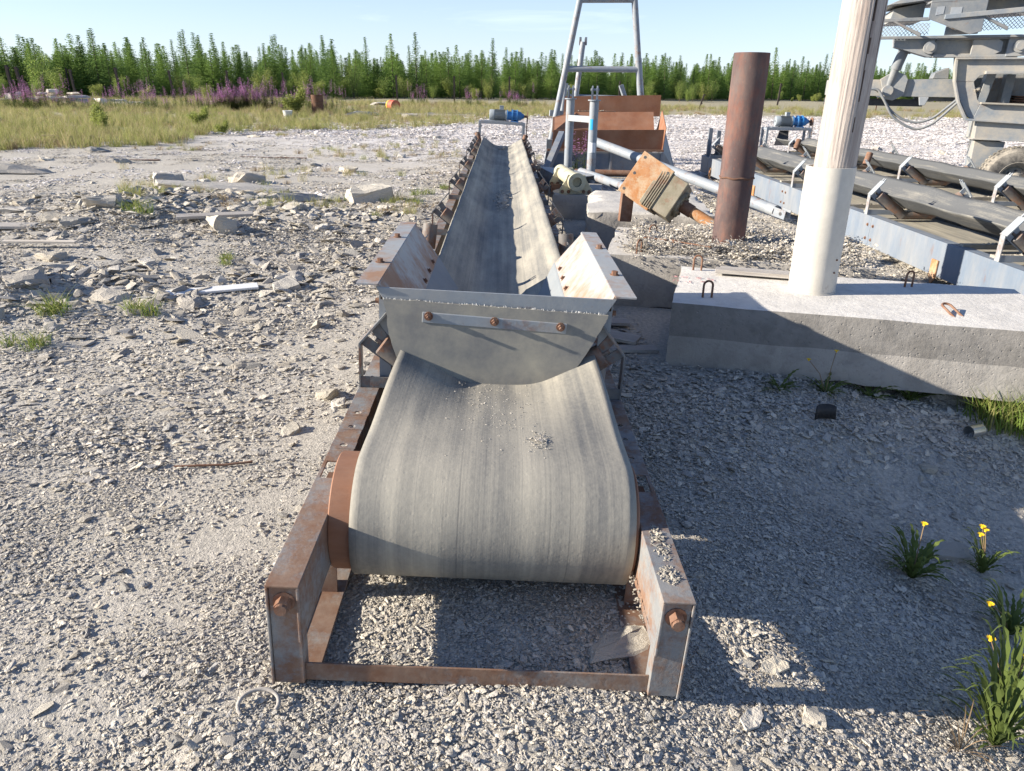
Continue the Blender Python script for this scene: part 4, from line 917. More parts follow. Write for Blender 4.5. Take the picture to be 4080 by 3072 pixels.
# A-frame of grey pipe behind the bin
AF = thing('a_frame', (2.0, 16.8, 0), 'tall tapering frame of grey pipe with cross rungs behind the bin', 'frame')
L = [Vector((-1.05, 0, -.0)), Vector((-.46, .0, 3.24))]; Rr = [Vector((1.10, 0, 0)), Vector((.63, 0, 3.26))]
for (a, b) in (L, Rr): MB().cyl(a, b, .065, n=20).build('leg', 'grey', AF, smooth=40)
lerp = lambda ab, z: ab[0]+(ab[1]-ab[0])*(z/3.25)
MB().cyl(lerp(L, 3.2), lerp(Rr, 3.2), .065, n=20).build('rung', 'grey', AF, smooth=40); MB().cyl(lerp(L, 1.90), lerp(Rr, 1.90), .06, n=20).build('rung', 'grey', AF, smooth=40)
MB().cyl(lerp(Rr, 2.1)+Vector((.02, .0, 0)), (1.35, 1.3, .1), .055, n=16).build('brace', 'grey', AF, smooth=40)
m = MB(); m.cyl((-.52, .6, .2), (-.28, .9, 2.45), .06, n=16); m.build('brace', 'grey', AF, smooth=40); m = MB(); m.box((-.34, .9, 2.47), (.05, .05, .16)); m.box((-.22, .9, 2.47), (.05, .05, .16)); m.build('clevis', 'grey', AF)
MB().cyl((-.75, .8, .3), (-.62, .9, 1.62), .055, n=14).build('prop', 'grey', AF, smooth=40); MB().cyl((.95, 1.0, .8), (.62, 1.0, 1.60), .055, n=14).build('prop', 'grey', AF, smooth=40); MB().cyl((-.55, .9, 1.35), (.75, .95, 1.33), .05, n=14).build('tie', 'grey', AF, smooth=40)
MB().beam((-1.0, .2, 1.02), (-.55, .25, 1.0), .08, .12).build('crossbeam', 'lightgrey', AF)

# ------------------------------------------------------------ two low conveyors to the right
def low_conveyor(cx, y0, y1, ys, label, dr=None, seed=2, far_only=False):
    t = thing('low_conveyor', (cx, 0, 0), label, 'conveyor'); hw = .53
    for s in (-1, 1):
        yb = y0; k = 0
        while yb < y1-.01:
            ye = min(yb+2.55, y1); m = MB(); m.bx(*sorted((s*hw, s*(hw-.05))), yb+.0015, ye-.0015, .08, .38); m.bx(*sorted((s*(hw-.05), s*(hw-.12))), yb, ye, .372, .379); m.build('side_beam', 'beam_side', t, bevel=.004)
            if s < 0:
                m = MB()
                for dz in (.15, .29):
                    for dy in (-.06, .06): m.hexbolt((-hw, ye+dy, dz), (-1, 0, 0), .012, .010)
                if ye < y1-.1: m.build('joint_bolts', 'rust', t)
                MB().prism([(-.05, .10), (.05, .10), (.05, -.06), (.0, -.12), (-.05, -.06)], (-hw-.018, yb+1.25, .12), (0, 1, 0), (0, 0, 1), (.016, 0, 0)).build('lug', 'rust_plate', t, bevel=.004)
            yb = ye
    for yy in np.arange(y0+.4, y1, 1.1): MB().bx(-hw+.05, hw-.05, yy, yy+.07, .12, .19).build('crossbar', 'beam', t)
    for yy in ys:
        station(t, hw, .381, ('lightgrey', 'roller'), y=yy, bw=.09)
        for dy in (.12, .55):
            mb = MB(); mb.bx(-hw+.06, hw-.06, yy+dy, yy+dy+.06, .36, .40); mb.build('return_bar', 'mud', t); tag(muck('mud_crust', (-.1, yy+dy+.03, .395), .36, .03, .028, 90, t, seed=int(yy*10)+seed), kind='stuff')
    pth = [(y, .445, 1.0) for y in np.arange(y0, y1, .12)]
    bl = belt_mesh('belt', pth, .40, 'belt_dark', flat=.11, ang=33, nu=21, seed=seed, wr=.006); bl.parent = t
    rb = belt_mesh('return_belt', [(y, .30, 0) for y in np.arange(y0, y1, .3)], .33, 'belt_dusty', nu=9, seed=seed+1); rb.parent = t
    return t
C2 = low_conveyor(4.35, 2.6, 14.8, (3.45, 5.62, 7.85, 10.02, 12.2, 14.2), 'blue-grey low conveyor frame with dark belt beside the limewashed block', seed=2)
for (x, y, h) in ((-.50, 14.55, .5), (-.30, 14.7, .45), (-.56, 14.0, .0)):
    if h: MB().bx(x, x+.07, y, y+.05, .38, .38+h).build('stub_post', 'beam', C2)
C3 = low_conveyor(6.15, 4.2, 16.6, (6.4, 8.6, 10.8, 13.0, 15.2), 'blue-grey low conveyor with dark belt and blue gearbox drive', seed=6)
drive(C3, .0, 16.75, .80)
sheet4(MB(), [(-.30, 16.7, .45), (.0, 16.7, .45), (.05, 16.9, .74), (-.15, 16.9, .74)]).build('chain_guard', 'dark', C3)
for s, yy in ((-1, 15.0), (-1, 12.0)):
    m = MB(); b0 = Vector((s*.46, yy, .50)); m.cyl(b0, b0+Vector((.06, .05, .17)), .05, n=16); m.build('guide_roller', 'rust', C3, smooth=40)
# ------------------------------------------------------------ mobile crusher at the right
MC = thing('mobile_crusher', (7.5, 11.5, 0), 'dusty grey mobile crusher with walkway, outrigger leg and road wheel', 'crusher', rot=(0, 0, R(-18)))
def px(poly, y, d, name, mat, parent=MC, bevel=.006): return MB().prism([(a-7.5, b) for a, b in poly], (0, y-11.5, 0), (1, 0, 0), (0, 0, 1), (0, d, 0)).build(name, mat, parent, bevel=bevel)
px([(4.9, 1.72), (6.9, 1.76), (6.9, 1.50), (4.9, 1.50)], 11.55, .45, 'conveyor_boom', 'crusher')
px([(5.62, 1.74), (5.80, 1.86), (5.96, 1.80), (6.0, 1.74), (5.98, 1.52), (5.84, 1.44), (5.72, 1.46)], 11.50, .04, 'boom_joint', 'crusher')
px([(4.9, 1.46), (6.3, 1.46), (6.3, 1.36), (4.9, 1.36)], 11.7, .25, 'boom_roller', 'dark')
px([(6.2, 1.495), (6.9, 1.495), (6.9, 1.44), (6.2, 1.44)], 11.8, .2, 'boom_rail', 'crusher_dark'); px([(6.20, 1.50), (6.34, 1.50), (6.30, 1.38), (6.23, 1.38)], 11.52, .05, 'boom_bracket', 'lightgrey')
# side cheek with its window opening
CH = px([(6.55, 2.02), (9.6, 2.05), (9.6, 1.86), (7.02, 1.83), (6.90, 1.80), (6.84, 1.72), (6.60, 1.72)], 11.30, .06, 'side_cheek', 'crusher')
px([(6.60, 1.72), (6.84, 1.72), (6.88, 1.62), (6.94, 1.48), (6.99, 1.43), (6.93, 1.20), (6.86, 1.24), (6.72, 1.45)], 11.303, .055, 'cheek_side', 'crusher', CH)
px([(6.99, 1.43), (9.6, 1.38), (9.6, 1.12), (6.93, 1.20)], 11.30, .06, 'cheek_sill', 'crusher', CH)
px([(6.52, 2.035), (9.6, 2.065), (9.6, 2.04), (6.54, 2.01)], 11.22, .16, 'cheek_flange', 'crusher', CH); px([(6.52, 2.03), (6.56, 2.03), (6.60, 1.72), (6.71, 1.44), (6.85, 1.22), (9.6, 1.10), (9.6, 1.08), (6.83, 1.19), (6.68, 1.43), (6.57, 1.72)], 11.24, .12, 'cheek_flange', 'crusher', CH)
px([(6.98, 1.445), (9.6, 1.395), (9.6, 1.37), (6.98, 1.42)], 11.22, .10, 'window_ledge', 'mud', CH); px([(6.95, 1.86), (9.6, 1.90), (9.6, 1.86), (6.95, 1.82)], 11.22, .10, 'window_hood', 'crusher', CH)
px([(6.95, 1.83), (9.6, 1.86), (9.6, 1.38), (7.0, 1.43)], 12.0, .05, 'inner_panel', 'crusher_dark')
px([(7.06, 1.83), (7.18, 1.83), (7.12, 1.42), (7.0, 1.42)], 11.6, .2, 'inner_post', 'crusher'); px([(7.34, 1.83), (7.46, 1.83), (7.46, 1.40), (7.34, 1.40)], 11.7, .2, 'inner_post', 'crusher_dark')
for k in range(4): px([(7.5+.02*k, 1.43+.03*k), (8.6, 1.41+.03*k), (8.6, 1.43+.03*k), (7.5, 1.45+.03*k)], 11.7, .3, 'spring_leaf', 'rust_dark')
tag(muck('mud_cake', (6.90-7.5, -.16, 1.60), .05, .05, .07, 40, MC, seed=31), kind='stuff')
px([(7.0, 1.20), (7.9, 1.17), (7.9, .92), (7.02, .93)], 11.32, .5, 'leg_housing', 'crusher'); px([(6.99, .945), (7.92, .935), (7.92, .915), (6.99, .925)], 11.30, .54, 'leg_flange', 'crusher')
LG = px([(7.05, .91), (7.46, .90), (7.36, -.02), (7.09, -.02)], 11.40, .32, 'outrigger_leg', 'crusher')
for x in (7.16, 7.30): MB().hexbolt((x-7.5, -.10, .50), (0, -1, 0), .03, .025).build('bolt', 'crusher_dark', LG)

# lifting arm with pins
AR = px([(5.68, 2.285), (6.22, 2.29), (6.22, 2.04), (6.16, 2.04), (5.70, 2.17)], 11.28, .22, 'arm_nose', 'crusher')
px([(6.24, 2.285), (7.30, 2.31), (7.30, 2.06), (6.24, 2.05)], 11.34, .12, 'arm_web', 'crusher'); px([(6.24, 2.30), (9.6, 2.35), (9.6, 2.31), (6.24, 2.265)], 11.24, .25, 'arm_flange', 'crusher'); px([(6.22, 2.075), (7.30, 2.085), (7.30, 2.045), (6.22, 2.035)], 11.24, .25, 'arm_flange', 'crusher')
px([(6.70, 2.27), (7.02, 2.275), (7.08, 2.24), (7.08, 2.12), (7.0, 2.075), (6.70, 2.07)], 11.24, .05, 'arm_cover', 'crusher'); px([(7.14, 2.30), (7.34, 2.31), (7.44, 2.24), (7.46, 2.14), (7.38, 2.06), (7.14, 2.05)], 11.22, .2, 'arm_lug', 'crusher')
for x, z, r in ((6.16, 2.165, .085), (7.29, 2.185, .085)):
    m = MB(); m.cyl((x-7.5, -.31, z), (x-7.5, -.2, z), r, n=26); m.cyl((x-7.5, -.335, z), (x-7.5, -.31, z), r*.62, n=22); m.build('pivot_pin', 'crusher', MC, smooth=40)
m = MB(); m.cyl((5.87-7.5, -.05, 2.18), (5.80-7.5, 0, 1.88), .075, n=18); m.cyl((5.80-7.5, 0, 1.88), (5.74-7.5, 0.05, 1.56), .055, n=18); m.cyl((5.90-7.5, -.05, 2.22), (5.86-7.5, -.05, 2.12), .10, n=18); m.build('hydraulic_cylinder', 'crusher_dark', MC, smooth=40)
MB().cyl((5.74-7.5, -.08, 1.58), (5.74-7.5, .1, 1.58), .075, n=20).build('cylinder_eye', 'crusher', MC, smooth=40)
# walkway: toe board, gussets, mesh deck and guard, handrail posts
px([(4.9, 2.30), (9.6, 2.36), (9.6, 2.33), (4.9, 2.26)], 11.15, .08, 'walkway_edge', 'crusher_dark')
px([(5.3, 2.52), (6.05, 2.545), (6.05, 2.50), (5.3, 2.475)], 11.0, .06, 'toe_board', 'crusher_dark'); px([(6.22, 2.57), (9.6, 2.88), (9.6, 2.80), (6.22, 2.51)], 10.95, .06, 'toe_board', 'crusher')  # first toe board takes the darker grey to paint in shade
def mesh_panel(x0, x1, z0, z1, y, sl, name='mesh_guard'):
    m = MB(); d = .05; n = int((x1-x0+z1-z0)/d)+1
    for k in range(n):
        for sg in (1, -1):
            pts = []; c = k*d
            xa, xb = x0+c-(z1-z0), x0+c
            za, zb = z0, z1
            if xa < x0: za += (x0-xa); xa = x0
            if xb > x1: zb -= (xb-x1); xb = x1
            if xb-xa < .01: continue
            f = (lambda x: x) if sg > 0 else (lambda x: x0+x1-x)
            m.beam((f(xa)-7.5, y-11.5+.004*sg, za+sl*(f(xa)-x0)), (f(xb)-7.5, y-11.5+.004*sg, zb+sl*(f(xb)-x0)), .006, .005, up=(0, 1, 0))
    return tag(m.build(name, 'crusher_dark', MC), kind='stuff')
mesh_panel(5.3, 6.1, 2.31, 2.47, 11.22, .02); mesh_panel(6.75, 9.0, 2.38, 2.58, 11.22, .06)
m = MB(); 
for (x, z) in ((5.55, 2.50), (6.62, 2.58), (7.25, 2.63), (7.9, 2.68)): px([(x, z), (x+.05, z), (x+.42, z-.16), (x+.42, z-.21)], 11.0, .05, 'gusset', 'crusher_dark')  # gussets coloured dark in place of the walkway's shade
GB = px([(6.02, 2.72), (6.72, 2.75), (6.72, 2.36), (6.58, 2.32), (6.02, 2.52)], 10.98, .02, 'step_bracket', 'crusher_dark'); 
px([(6.02, 2.75), (6.72, 2.78), (6.72, 2.75), (6.02, 2.72)], 10.98, .5, 'step_shelf', 'crusher_dark'); px([(6.10, 2.67), (6.20, 2.675), (6.20, 2.58), (6.10, 2.56)], 10.975, .004, 'bracket_hole', 'lightgrey', GB); px([(6.28, 2.66), (6.42, 2.665), (6.42, 2.50), (6.28, 2.53)], 10.975, .004, 'bracket_hole', 'lightgrey', GB)
px([(6.30, 2.53), (6.72, 2.53), (6.72, 2.34), (6.30, 2.32)], 11.17, .03, 'bolt_plate', 'crusher')
for x in (6.40, 6.50, 6.60): MB().hexbolt((x-7.5, -.33, 2.42), (0, -1, 0), .016, .014).build('bolt', 'rust', MC)
px([(5.60, 2.52), (6.05, 2.54), (6.05, 2.78), (5.64, 2.70)], 11.6, .9, 'cab_wall', 'crusher'); px([(5.50, 2.72), (5.80, 2.86), (9.6, 2.98), (9.6, 2.90), (6.0, 2.78)], 11.3, 1.3, 'cab_roof', 'crusher')
px([(6.72, 2.60), (9.6, 2.80), (9.6, 2.95), (6.72, 2.80)], 11.7, .8, 'engine_housing', 'crusher'); px([(6.5, 2.80), (7.2, 2.86), (7.1, 3.1), (6.6, 3.0)], 11.9, .5, 'engine_block', 'dark')
for x, z in ((5.40, 2.50), (6.62, 2.60), (7.9, 2.72)): MB().cyl((x-7.5, -.46, z), (x-7.5, -.46, z+.95), .022, n=12).build('handrail_post', 'lightgrey', MC, smooth=40)
MB().cyl((5.42-7.5, -.46, 3.4), (8.6-7.5, -.46, 3.55), .022, n=12).build('handrail', 'lightgrey', MC, smooth=40)
for k, (dx, dz) in enumerate(((0, 0), (.06, -.07))):
    pts = [(4.95, 1.40), (5.25, 1.50), (5.45, 1.60), (5.58, 1.60), (5.68, 1.48+dz*.3), (5.82, 1.30+dz), (6.0, 1.18+dz), (6.22, 1.13+dz*1.4), (6.42, 1.20+dz), (6.6, 1.38+dz*.6), (6.75, 1.54+dz*.3)]
    cp = np.array(pts); tt = np.linspace(0, len(pts)-1, 60); sm_ = np.stack([np.interp(tt, range(len(pts)), cp[:, q]) for q in (0, 1)], 1)
    for _ in range(4): sm_[1:-1] = (sm_[:-2]+2*sm_[1:-1]+sm_[2:])/4
    MB().tube([(a-7.5+dx*.3, -.12-.03*k, b) for a, b in sm_], .018, 10).build('hydraulic_hose', 'crusher_dark', MC, smooth=60)
px([(6.42, 1.84), (6.60, 1.92), (6.62, 1.76), (6.40, 1.76)], 11.9, .3, 'boom_cover', 'crusher_dark')
WH = MB(); WH.lathe([(-.13, .24), (-.15, .30), (-.14, .40), (-.10, .45), (.10, .45), (.14, .40), (.15, .30), (.13, .24)], (0.12, -.30, .40), (0, 1, 0), 48); W_ = WH.build('wheel_tyre', 'tyre', MC, smooth=30)
for k in range(44):
    a = 2*math.pi*k/44
    for s in (-1, 1): MB().box((.12+.452*math.cos(a), -.30+s*.07, .40+.452*math.sin(a)), (.022, .07, .034), (0, -a, 0)).build('tread_block', 'tyre', W_)
m = MB(); m.lathe([(-.10, .0), (-.10, .07), (-.06, .10), (.02, .17), (-.10, .225), (-.135, .245), (-.13, .255), (-.05, .24), (.1, .24)], (.12, -.30, .40), (0, 1, 0), 40); rim = m.build('wheel_rim', 'mud', MC, smooth=40)
for k in range(8):
    a = 2*math.pi*k/8; MB().hexbolt((.12+.12*math.cos(a), -.345, .40+.12*math.sin(a)), (0, -1, 0), .014, .02).build('wheel_nut', 'dark', rim)
# ------------------------------------------------------------ trees beyond the fence
def larch_mesh(seed, H, needles='larch', spread=.23, dens=1.0, taperp=.85):
    r = np.random.default_rng(seed); V = []; F = []
    def tri(c, d, n, l, w):
        k = len(V); V.append(c-n*w); V.append(c+n*w); V.append(c+d*l); F.append((k, k+1, k+2))
    tw = MB(); nl = int(H*5.2)
    z = .25
    while z < H*.985:
        t = z/H; L = H*spread*(1-t)**taperp*r.uniform(.75, 1.15)+.10; nb = max(3, int((6 if t < .75 else 4)*dens)); a0 = r.random()*6.28
        for b in range(nb):
            a = a0+6.28*b/nb+r.normal(0, .25); l = L*r.uniform(.65, 1.15); dr = np.array([math.cos(a), math.sin(a), r.uniform(-.05, .28)+.5*t])
            st = np.array([0, 0, z]); n_t = max(3, int(l/.085))
            for q in range(n_t):
                f = (q+.5)/n_t; p = st+dr*l*f+np.array([0, 0, -.10*l*f*f])+r.normal(0, .035, 3)
                for _ in range(8):
                    d = r.normal(size=3); d[2] = abs(d[2])*.6+.1; d /= np.linalg.norm(d); n = np.cross(d, r.normal(size=3)); n /= np.linalg.norm(n)+1e-6
                    tri(p, d, n, r.uniform(.06, .12), r.uniform(.012, .026))
        z += H/nl*r.uniform(.7, 1.3)*(1.0 if t < .7 else .75)
    me = bpy.data.meshes.new('crown'); me.from_pydata([tuple(v) for v in V], [], F); me.materials.append(MT[needles])
    tw.tube([(0, 0, -.3), (.02, .01, H*.35), (0, .02, H*.7), (0, 0, H)], .05, 7, rad=[.075, .055, .03, .006])
    return me, tw.mesh('trunk', 'bark', 60)
LA = [larch_mesh(100+k, H, 'larch' if k % 3 else 'larch2', sp, d, tp) for k, (H, sp, d, tp) in enumerate([(6.2, .24, 1.3, 1.0), (5.8, .27, 1.3, .95), (6.6, .21, 1.3, 1.05), (5.2, .28, 1.4, .9), (6.0, .24, 1.2, 1.0), (4.8, .30, 1.4, .85), (6.9, .20, 1.2, 1.15), (5.5, .25, 1.3, .95)])]
tr = np.random.default_rng(77); tlab = ['bright green young larch in the plantation beyond the fence', 'dark green spruce-like young conifer in the plantation beyond the fence']
def front_y(x): return 84+.60*x if x > 0 else 84+.62*x
def tree(x, y, k, s):
    me, tm = LA[k]; o = thing('larch_tree', (x, y, float(gh(x, y))), tlab[0] if k % 3 else tlab[1], 'tree', 'larches beyond the fence' if k % 3 else 'dark conifers beyond the fence', (tr.normal(0, .02), tr.normal(0, .02), tr.random()*6.28)); o.scale = (s*tr.uniform(1.05, 1.45), s*tr.uniform(1.05, 1.45), s)
    for nm, d in (('crown', me), ('trunk', tm)):
        c = bpy.data.objects.new(nm, d); COL.objects.link(c); c.parent = o
nt = 0
for row, (off, n) in enumerate(((0, 84), (3.5, 84), (8, 76), (14, 56))):
    for k in range(n):
        x = -46+168*(k+tr.uniform(.1, .9))/n; y = front_y(x)+off+tr.normal(0, .9)
        if abs(x) > .70*y: continue
        tree(x, y, int(tr.integers(8)), tr.uniform(.58, .86)*(1.0 if x < 30 else 1.12)*(.93 if x < -20 else 1)); nt += 1
P_, R_, S_, I_ = [], [], [], []
for _ in range(2300):
    x = tr.uniform(-60, 190); y = front_y(x)+1.5+58*tr.random()**1.6
    if abs(x) > .72*y: continue
    P_.append((x, y, 0)); R_.append((0, 0, tr.random()*6.28)); s = tr.uniform(.52, .92)*(1.08 if y-front_y(x) > 25 else 1); S_.append((s*1.25, s*1.25, s*tr.uniform(.8, .95))); I_.append(tr.integers(8))
gn_scatter('far_forest', P_, R_, S_, I_, to_coll('far_larches', [a for a, b in LA]), 'dense larch wood receding behind the front rows of trees', 'forest')
# willow and birch bushes along the fence
def bush_mesh(seed, H, W, mat, n=3600):
    r = np.random.default_rng(seed); V = []; F = []; st = MB(); tips = []
    for _ in range(9):
        a = r.random()*6.28; e = np.array([W*.5*math.cos(a)*r.uniform(.2, 1), W*.5*math.sin(a)*r.uniform(.2, 1), H*r.uniform(.55, 1)]); st.tube([(0, 0, -.1), tuple(e*.5*np.array([.8, .8, 1.1])), tuple(e)], .015, 5, rad=[.022, .014, .005]); tips.append(e)
    for _ in range(n):
        e = tips[r.integers(len(tips))]; f = r.uniform(.25, 1.05); p = e*f*np.array([1, 1, 1])+r.normal(0, .16*H*.5, 3)*np.array([1, 1, .8]); p[2] = max(p[2], .05)
        d = r.normal(size=3); d /= np.linalg.norm(d); n_ = np.cross(d, r.normal(size=3)); n_ /= np.linalg.norm(n_)+1e-6; l = r.uniform(.028, .06)
        k = len(V); V += [p-d*l, p+n_*l*.42, p+d*l, p-n_*l*.42]; F.append((k, k+1, k+2, k+3))
    me = bpy.data.meshes.new('foliage'); me.from_pydata([tuple(v) for v in V], [], F); me.materials.append(MT[mat]); return me, st.mesh('stems', 'bark', 60)
BU = [bush_mesh(200+k, h, w, m) for k, (h, w, m) in enumerate([(2.3, 2.2, 'bush'), (2.6, 1.6, 'bush2'), (1.7, 2.0, 'bush'), (2.9, 2.4, 'bush2'), (1.2, 1.3, 'bush')])]
def bush(x, y, k, s, label='yellow-green leafy bush growing along the fence line', group='bushes along the fence', cat='bush'):
    me, sm = BU[k]; o = thing('bush', (x, y, float(gh(x, y))), label, cat, group, (0, 0, tr.random()*6.28)); o.scale = (s, s, s)
    for nm, d in (('foliage', me), ('stems', sm)):
        c = bpy.data.objects.new(nm, d); COL.objects.link(c); c.parent = o
for k in range(95):
    x = -40+130*(k+tr.random())/95; y = front_y(x)-tr.uniform(.3, 6)*(1 if x < 15 else 1.5)
    if abs(x) < .7*y and y > 30: bush(x, y, int(tr.integers(5)), tr.uniform(.5, 1.15)*(1.0 if x < 5 else .8))
bush(-12.5, 24.5, 4, .7, 'low yellow-green shrub standing in the meadow grass', None); bush(-10.6, 27.5, 4, .55, 'small shrub at the right rim of the meadow', None); bush(-10.4, 39.5, 4, 1.0, 'shrub growing beside the rusty upright barrel', None); bush(-8.6, 24, 4, .35, 'tiny dark shrub at the gravel edge of the meadow', None)
# meadow grass, dry stalks, fireweed
def tuft(seed, n, h, spread, w, mats, bend=.35, head=None):
    r = np.random.default_rng(seed); V = []; F = []; MI = []
    for _ in range(n):
        a = r.random()*6.28; rr = spread*math.sqrt(r.random()); b = np.array([rr*math.cos(a), rr*math.sin(a), -.02]); hh = h*r.uniform(.5, 1.1); le = r.normal(0, bend, 2)*hh; dr = np.array([math.cos(a+1.5), math.sin(a+1.5), 0])*w*r.uniform(.6, 1.2)
        p1 = b+np.array([le[0]*.3, le[1]*.3, hh*.55]); p2 = b+np.array([le[0], le[1], hh]); k = len(V); V += [b-dr, b+dr, p1+dr*.8, p1-dr*.8, p2]; F += [(k, k+1, k+2, k+3), (k+3, k+2, k+4)]; mi = r.integers(len(mats)); MI += [mi, mi]
    me = bpy.data.meshes.new('tuft'); me.from_pydata([tuple(v) for v in V], [], F)
    for m in mats: me.materials.append(MT[m])
    me.polygons.foreach_set('material_index', MI); return me
TC = to_coll('tufts', [tuft(300, 60, .55, .30, .006, ['grass', 'grass_dry', 'grass']), tuft(301, 60, .42, .32, .006, ['grass', 'grass']), tuft(302, 50, .62, .30, .005, ['grass_dry', 'grass_dry', 'grass']), tuft(303, 70, .35, .34, .006, ['grass_dry', 'stem']), tuft(304, 60, .40, .22, .007, ['greengrass', 'greengrass', 'grass'], .5)])
P_, R_, S_, I_ = [], [], [], []
def gput(x, y, s, i): P_.append((x, y, float(gh(x, y)))); R_.append((0, 0, tr.random()*6.28)); S_.append((s, s, s*tr.uniform(.6, 1.15))); I_.append(i)
k = 0
while k < 5200:
    y = 17+48*tr.random()**1.2; x = tr.uniform(-.72*y, min(.72*y, 60)); edge_ = (y-1.6*x-36+6*float(vnoise(x*.25, y*.25, 51)))
    md = edge_ > 0; fr = y > 43+3*float(vnoise(x*.2, y*.2, 52))
    if not (md or fr): continue
    if fr and not md and (tr.random() > .5 or float(vnoise(x*.3, y*.3, 57)) < -.05): continue
    gput(x, y, tr.uniform(.45, .9)*(1 if y < 40 else 1.1), (tr.integers(0, 2) if (x < -6 and y < 36 and tr.random() < .75) else tr.integers(0, 4))); k += 1
k = 0
while k < 260:      # sparse dry clumps dotted over the middle yard
    y = tr.uniform(9, 30); x = tr.uniform(-.5*y, .12*y)
    if float(vnoise(x*.5, y*.5, 53)) < .05 or y-1.6*x > 42 or -.75 < x < .65: continue
    gput(x, y, tr.uniform(.18, .42), tr.integers(0, 4)); k += 1
gn_scatter('meadow_grass', P_, R_, S_, I_, TC, 'dry yellow-green meadow grass and scattered clumps beyond the yard', 'grass')
def fireweed_mesh(seed, h):
    r = np.random.default_rng(seed); V = []; F = []; MI = []
    for s in range(5):
        a = r.random()*6.28; b = np.array([.10*math.cos(a), .10*math.sin(a), 0]); hh = h*r.uniform(.75, 1.1); t = b+np.array([r.normal(0, .06), r.normal(0, .06), hh])
        for q in range(60):
            f = r.uniform(.1, 1); p = b+(t-b)*f; an = r.random()*6.28; pk = f > .62; d = np.array([math.cos(an), math.sin(an), .25 if not pk else .1]); n = np.array([-d[1], d[0], 0]); l = (.10*(1.1-f) if not pk else .06*(1.35-f)+.012)
            k = len(V); V += [p, p+d*l*.5+n*l*(.16 if not pk else .5), p+d*l, p+d*l*.5-n*l*(.16 if not pk else .5)]; F.append((k, k+1, k+2, k+3)); MI.append(1 if pk else 0)
        n = np.array([.005, 0, 0]); k = len(V); V += [b-n, b+n, t]; F.append((k, k+1, k+2)); MI.append(0)
    me = bpy.data.meshes.new('fireweed'); me.from_pydata([tuple(v) for v in V], [], F); me.materials.append(MT['weed']); me.materials.append(MT['pink']); me.polygons.foreach_set('material_index', MI); return me
FM = [fireweed_mesh(400+k, h) for k, h in enumerate((1.0, 1.2, .85))]
P_, R_, S_, I_ = [], [], [], []
for (x0, y0, sx, sy, n) in ((-24.5, 41, 3.2, 1.2, 70), (-19.5, 43, 2.0, 1.5, 25), (-14.2, 43.5, 2.6, .8, 190), (-18, 42, 5, 2, 20), (-10.5, 46, 1.0, .8, 22), (-6.5, 60, .8, .8, 14), (-2.2, 58, .7, .6, 12), (.6, 60, .6, .6, 14), (1.3, 58, 1, .6, 8)):
    for _ in range(n):
        x, y = tr.normal(x0, sx*.6), tr.normal(y0, sy*.6); gput(x, y, tr.uniform(.9, 1.45), tr.integers(0, 3))
gn_scatter('fireweed', P_, R_, S_, I_, to_coll('fireweed_kinds', FM), 'bands of pink flowering fireweed in front of the fence', 'flowers')
for (x, y, z, s) in ((1.20, 13.0, .1, .85), (1.30, 12.9, .05, .7), (1.22, 13.15, .1, .6)):
    o = bpy.data.objects.new('fireweed_plant', FM[int(s*10) % 3]); COL.objects.link(o); o.location = (x, y, z); o.scale = (s, s, s); tag(o, 'pink fireweed plant growing between the forked grey posts', 'flower', 'fireweed between the posts')

# near weeds: rosettes of lobed leaves, yellow hawkweed-like heads on stalks
def weed(name, x, y, label, n=14, L=.14, up=.55, flowers=(), mat='weed', w=.0062, seed=1, toothed=True, z=None):
    r = np.random.default_rng(seed); t = thing(name, (x, y, float(gh(x, y)) if z is None else z), label, 'plant')
    for k in range(int(n*1.7)):
        a = 6.28*k/n+r.normal(0, .35); l = L*r.uniform(.45, 1.1); e = up*r.uniform(.3, 1.5); m = MB(); sg = 11; vs = []
        for i in range(sg+1):
            f = i/sg; ww = w*(.35+1.2*math.sin(math.pi*min(f*.9+.08, 1)))*(1 if i % 2 or not toothed else .32)*(1-f*.3) if i < sg else .001
            c = Vector((math.cos(a)*l*f, math.sin(a)*l*f, l*e*(math.sin(f*1.9)))); sd = Vector((-math.sin(a), math.cos(a), .15)); vs += [c-sd*ww, c+sd*ww]
        m.add(vs, [(2*i, 2*i+1, 2*i+3, 2*i+2) for i in range(sg)]); m.build('leaf', mat, t, smooth=60)
    for (dx, dy, h) in flowers:
        s_ = MB(); s_.tube([(0, 0, 0), (dx*.4, dy*.4, h*.6), (dx, dy, h)], .0022, 5); stm = s_.build('stalk', 'stem', t)
        m = MB(); q = Vector((dx, dy, h))
        for k in range(14):
            a = 6.28*k/14; d = Vector((math.cos(a), math.sin(a), .35)); n_ = Vector((-math.sin(a), math.cos(a), 0)); m.add([q, q+d*.009+n_*.003, q+d*.015, q+d*.009-n_*.003], [(0, 1, 2, 3)])
        m.cyl(q-Vector((0, 0, .006)), q+Vector((0, 0, .003)), .005, n=8); m.build('flower_head', 'flower', stm)
    return t
weed('yellow_hawkweed', 1.639, 2.419, 'dark toothed weed with yellow flower in the shade of the conveyor', 34, .16, .9, ((.03, .05, .22),), seed=1, w=.0075)
weed('yellow_hawkweed', 2.034, 2.571, 'thin weed with a bunch of yellow flower heads beside the flat slab', 20, .11, 1.2, ((-.03, .03, .21), (-.05, .0, .19), (-.02, .02, .20)), seed=2)
weed('yellow_hawkweed', 1.90, 2.18, 'feathery weed with one drooping yellow flower at the shadow edge', 26, .17, .8, ((-.14, -.04, .17),), seed=3)
weed('yellow_hawkweed', 1.56, 1.72, 'tall light green weed with one yellow flower in full sun', 30, .17, 1.6, ((-.06, .06, .26), (.06, .05, .20)), seed=4)
weed('yellow_hawkweed', 1.46, 1.60, 'dense light green weed clump with reddish stalks', 38, .18, 1.4, (), seed=5)
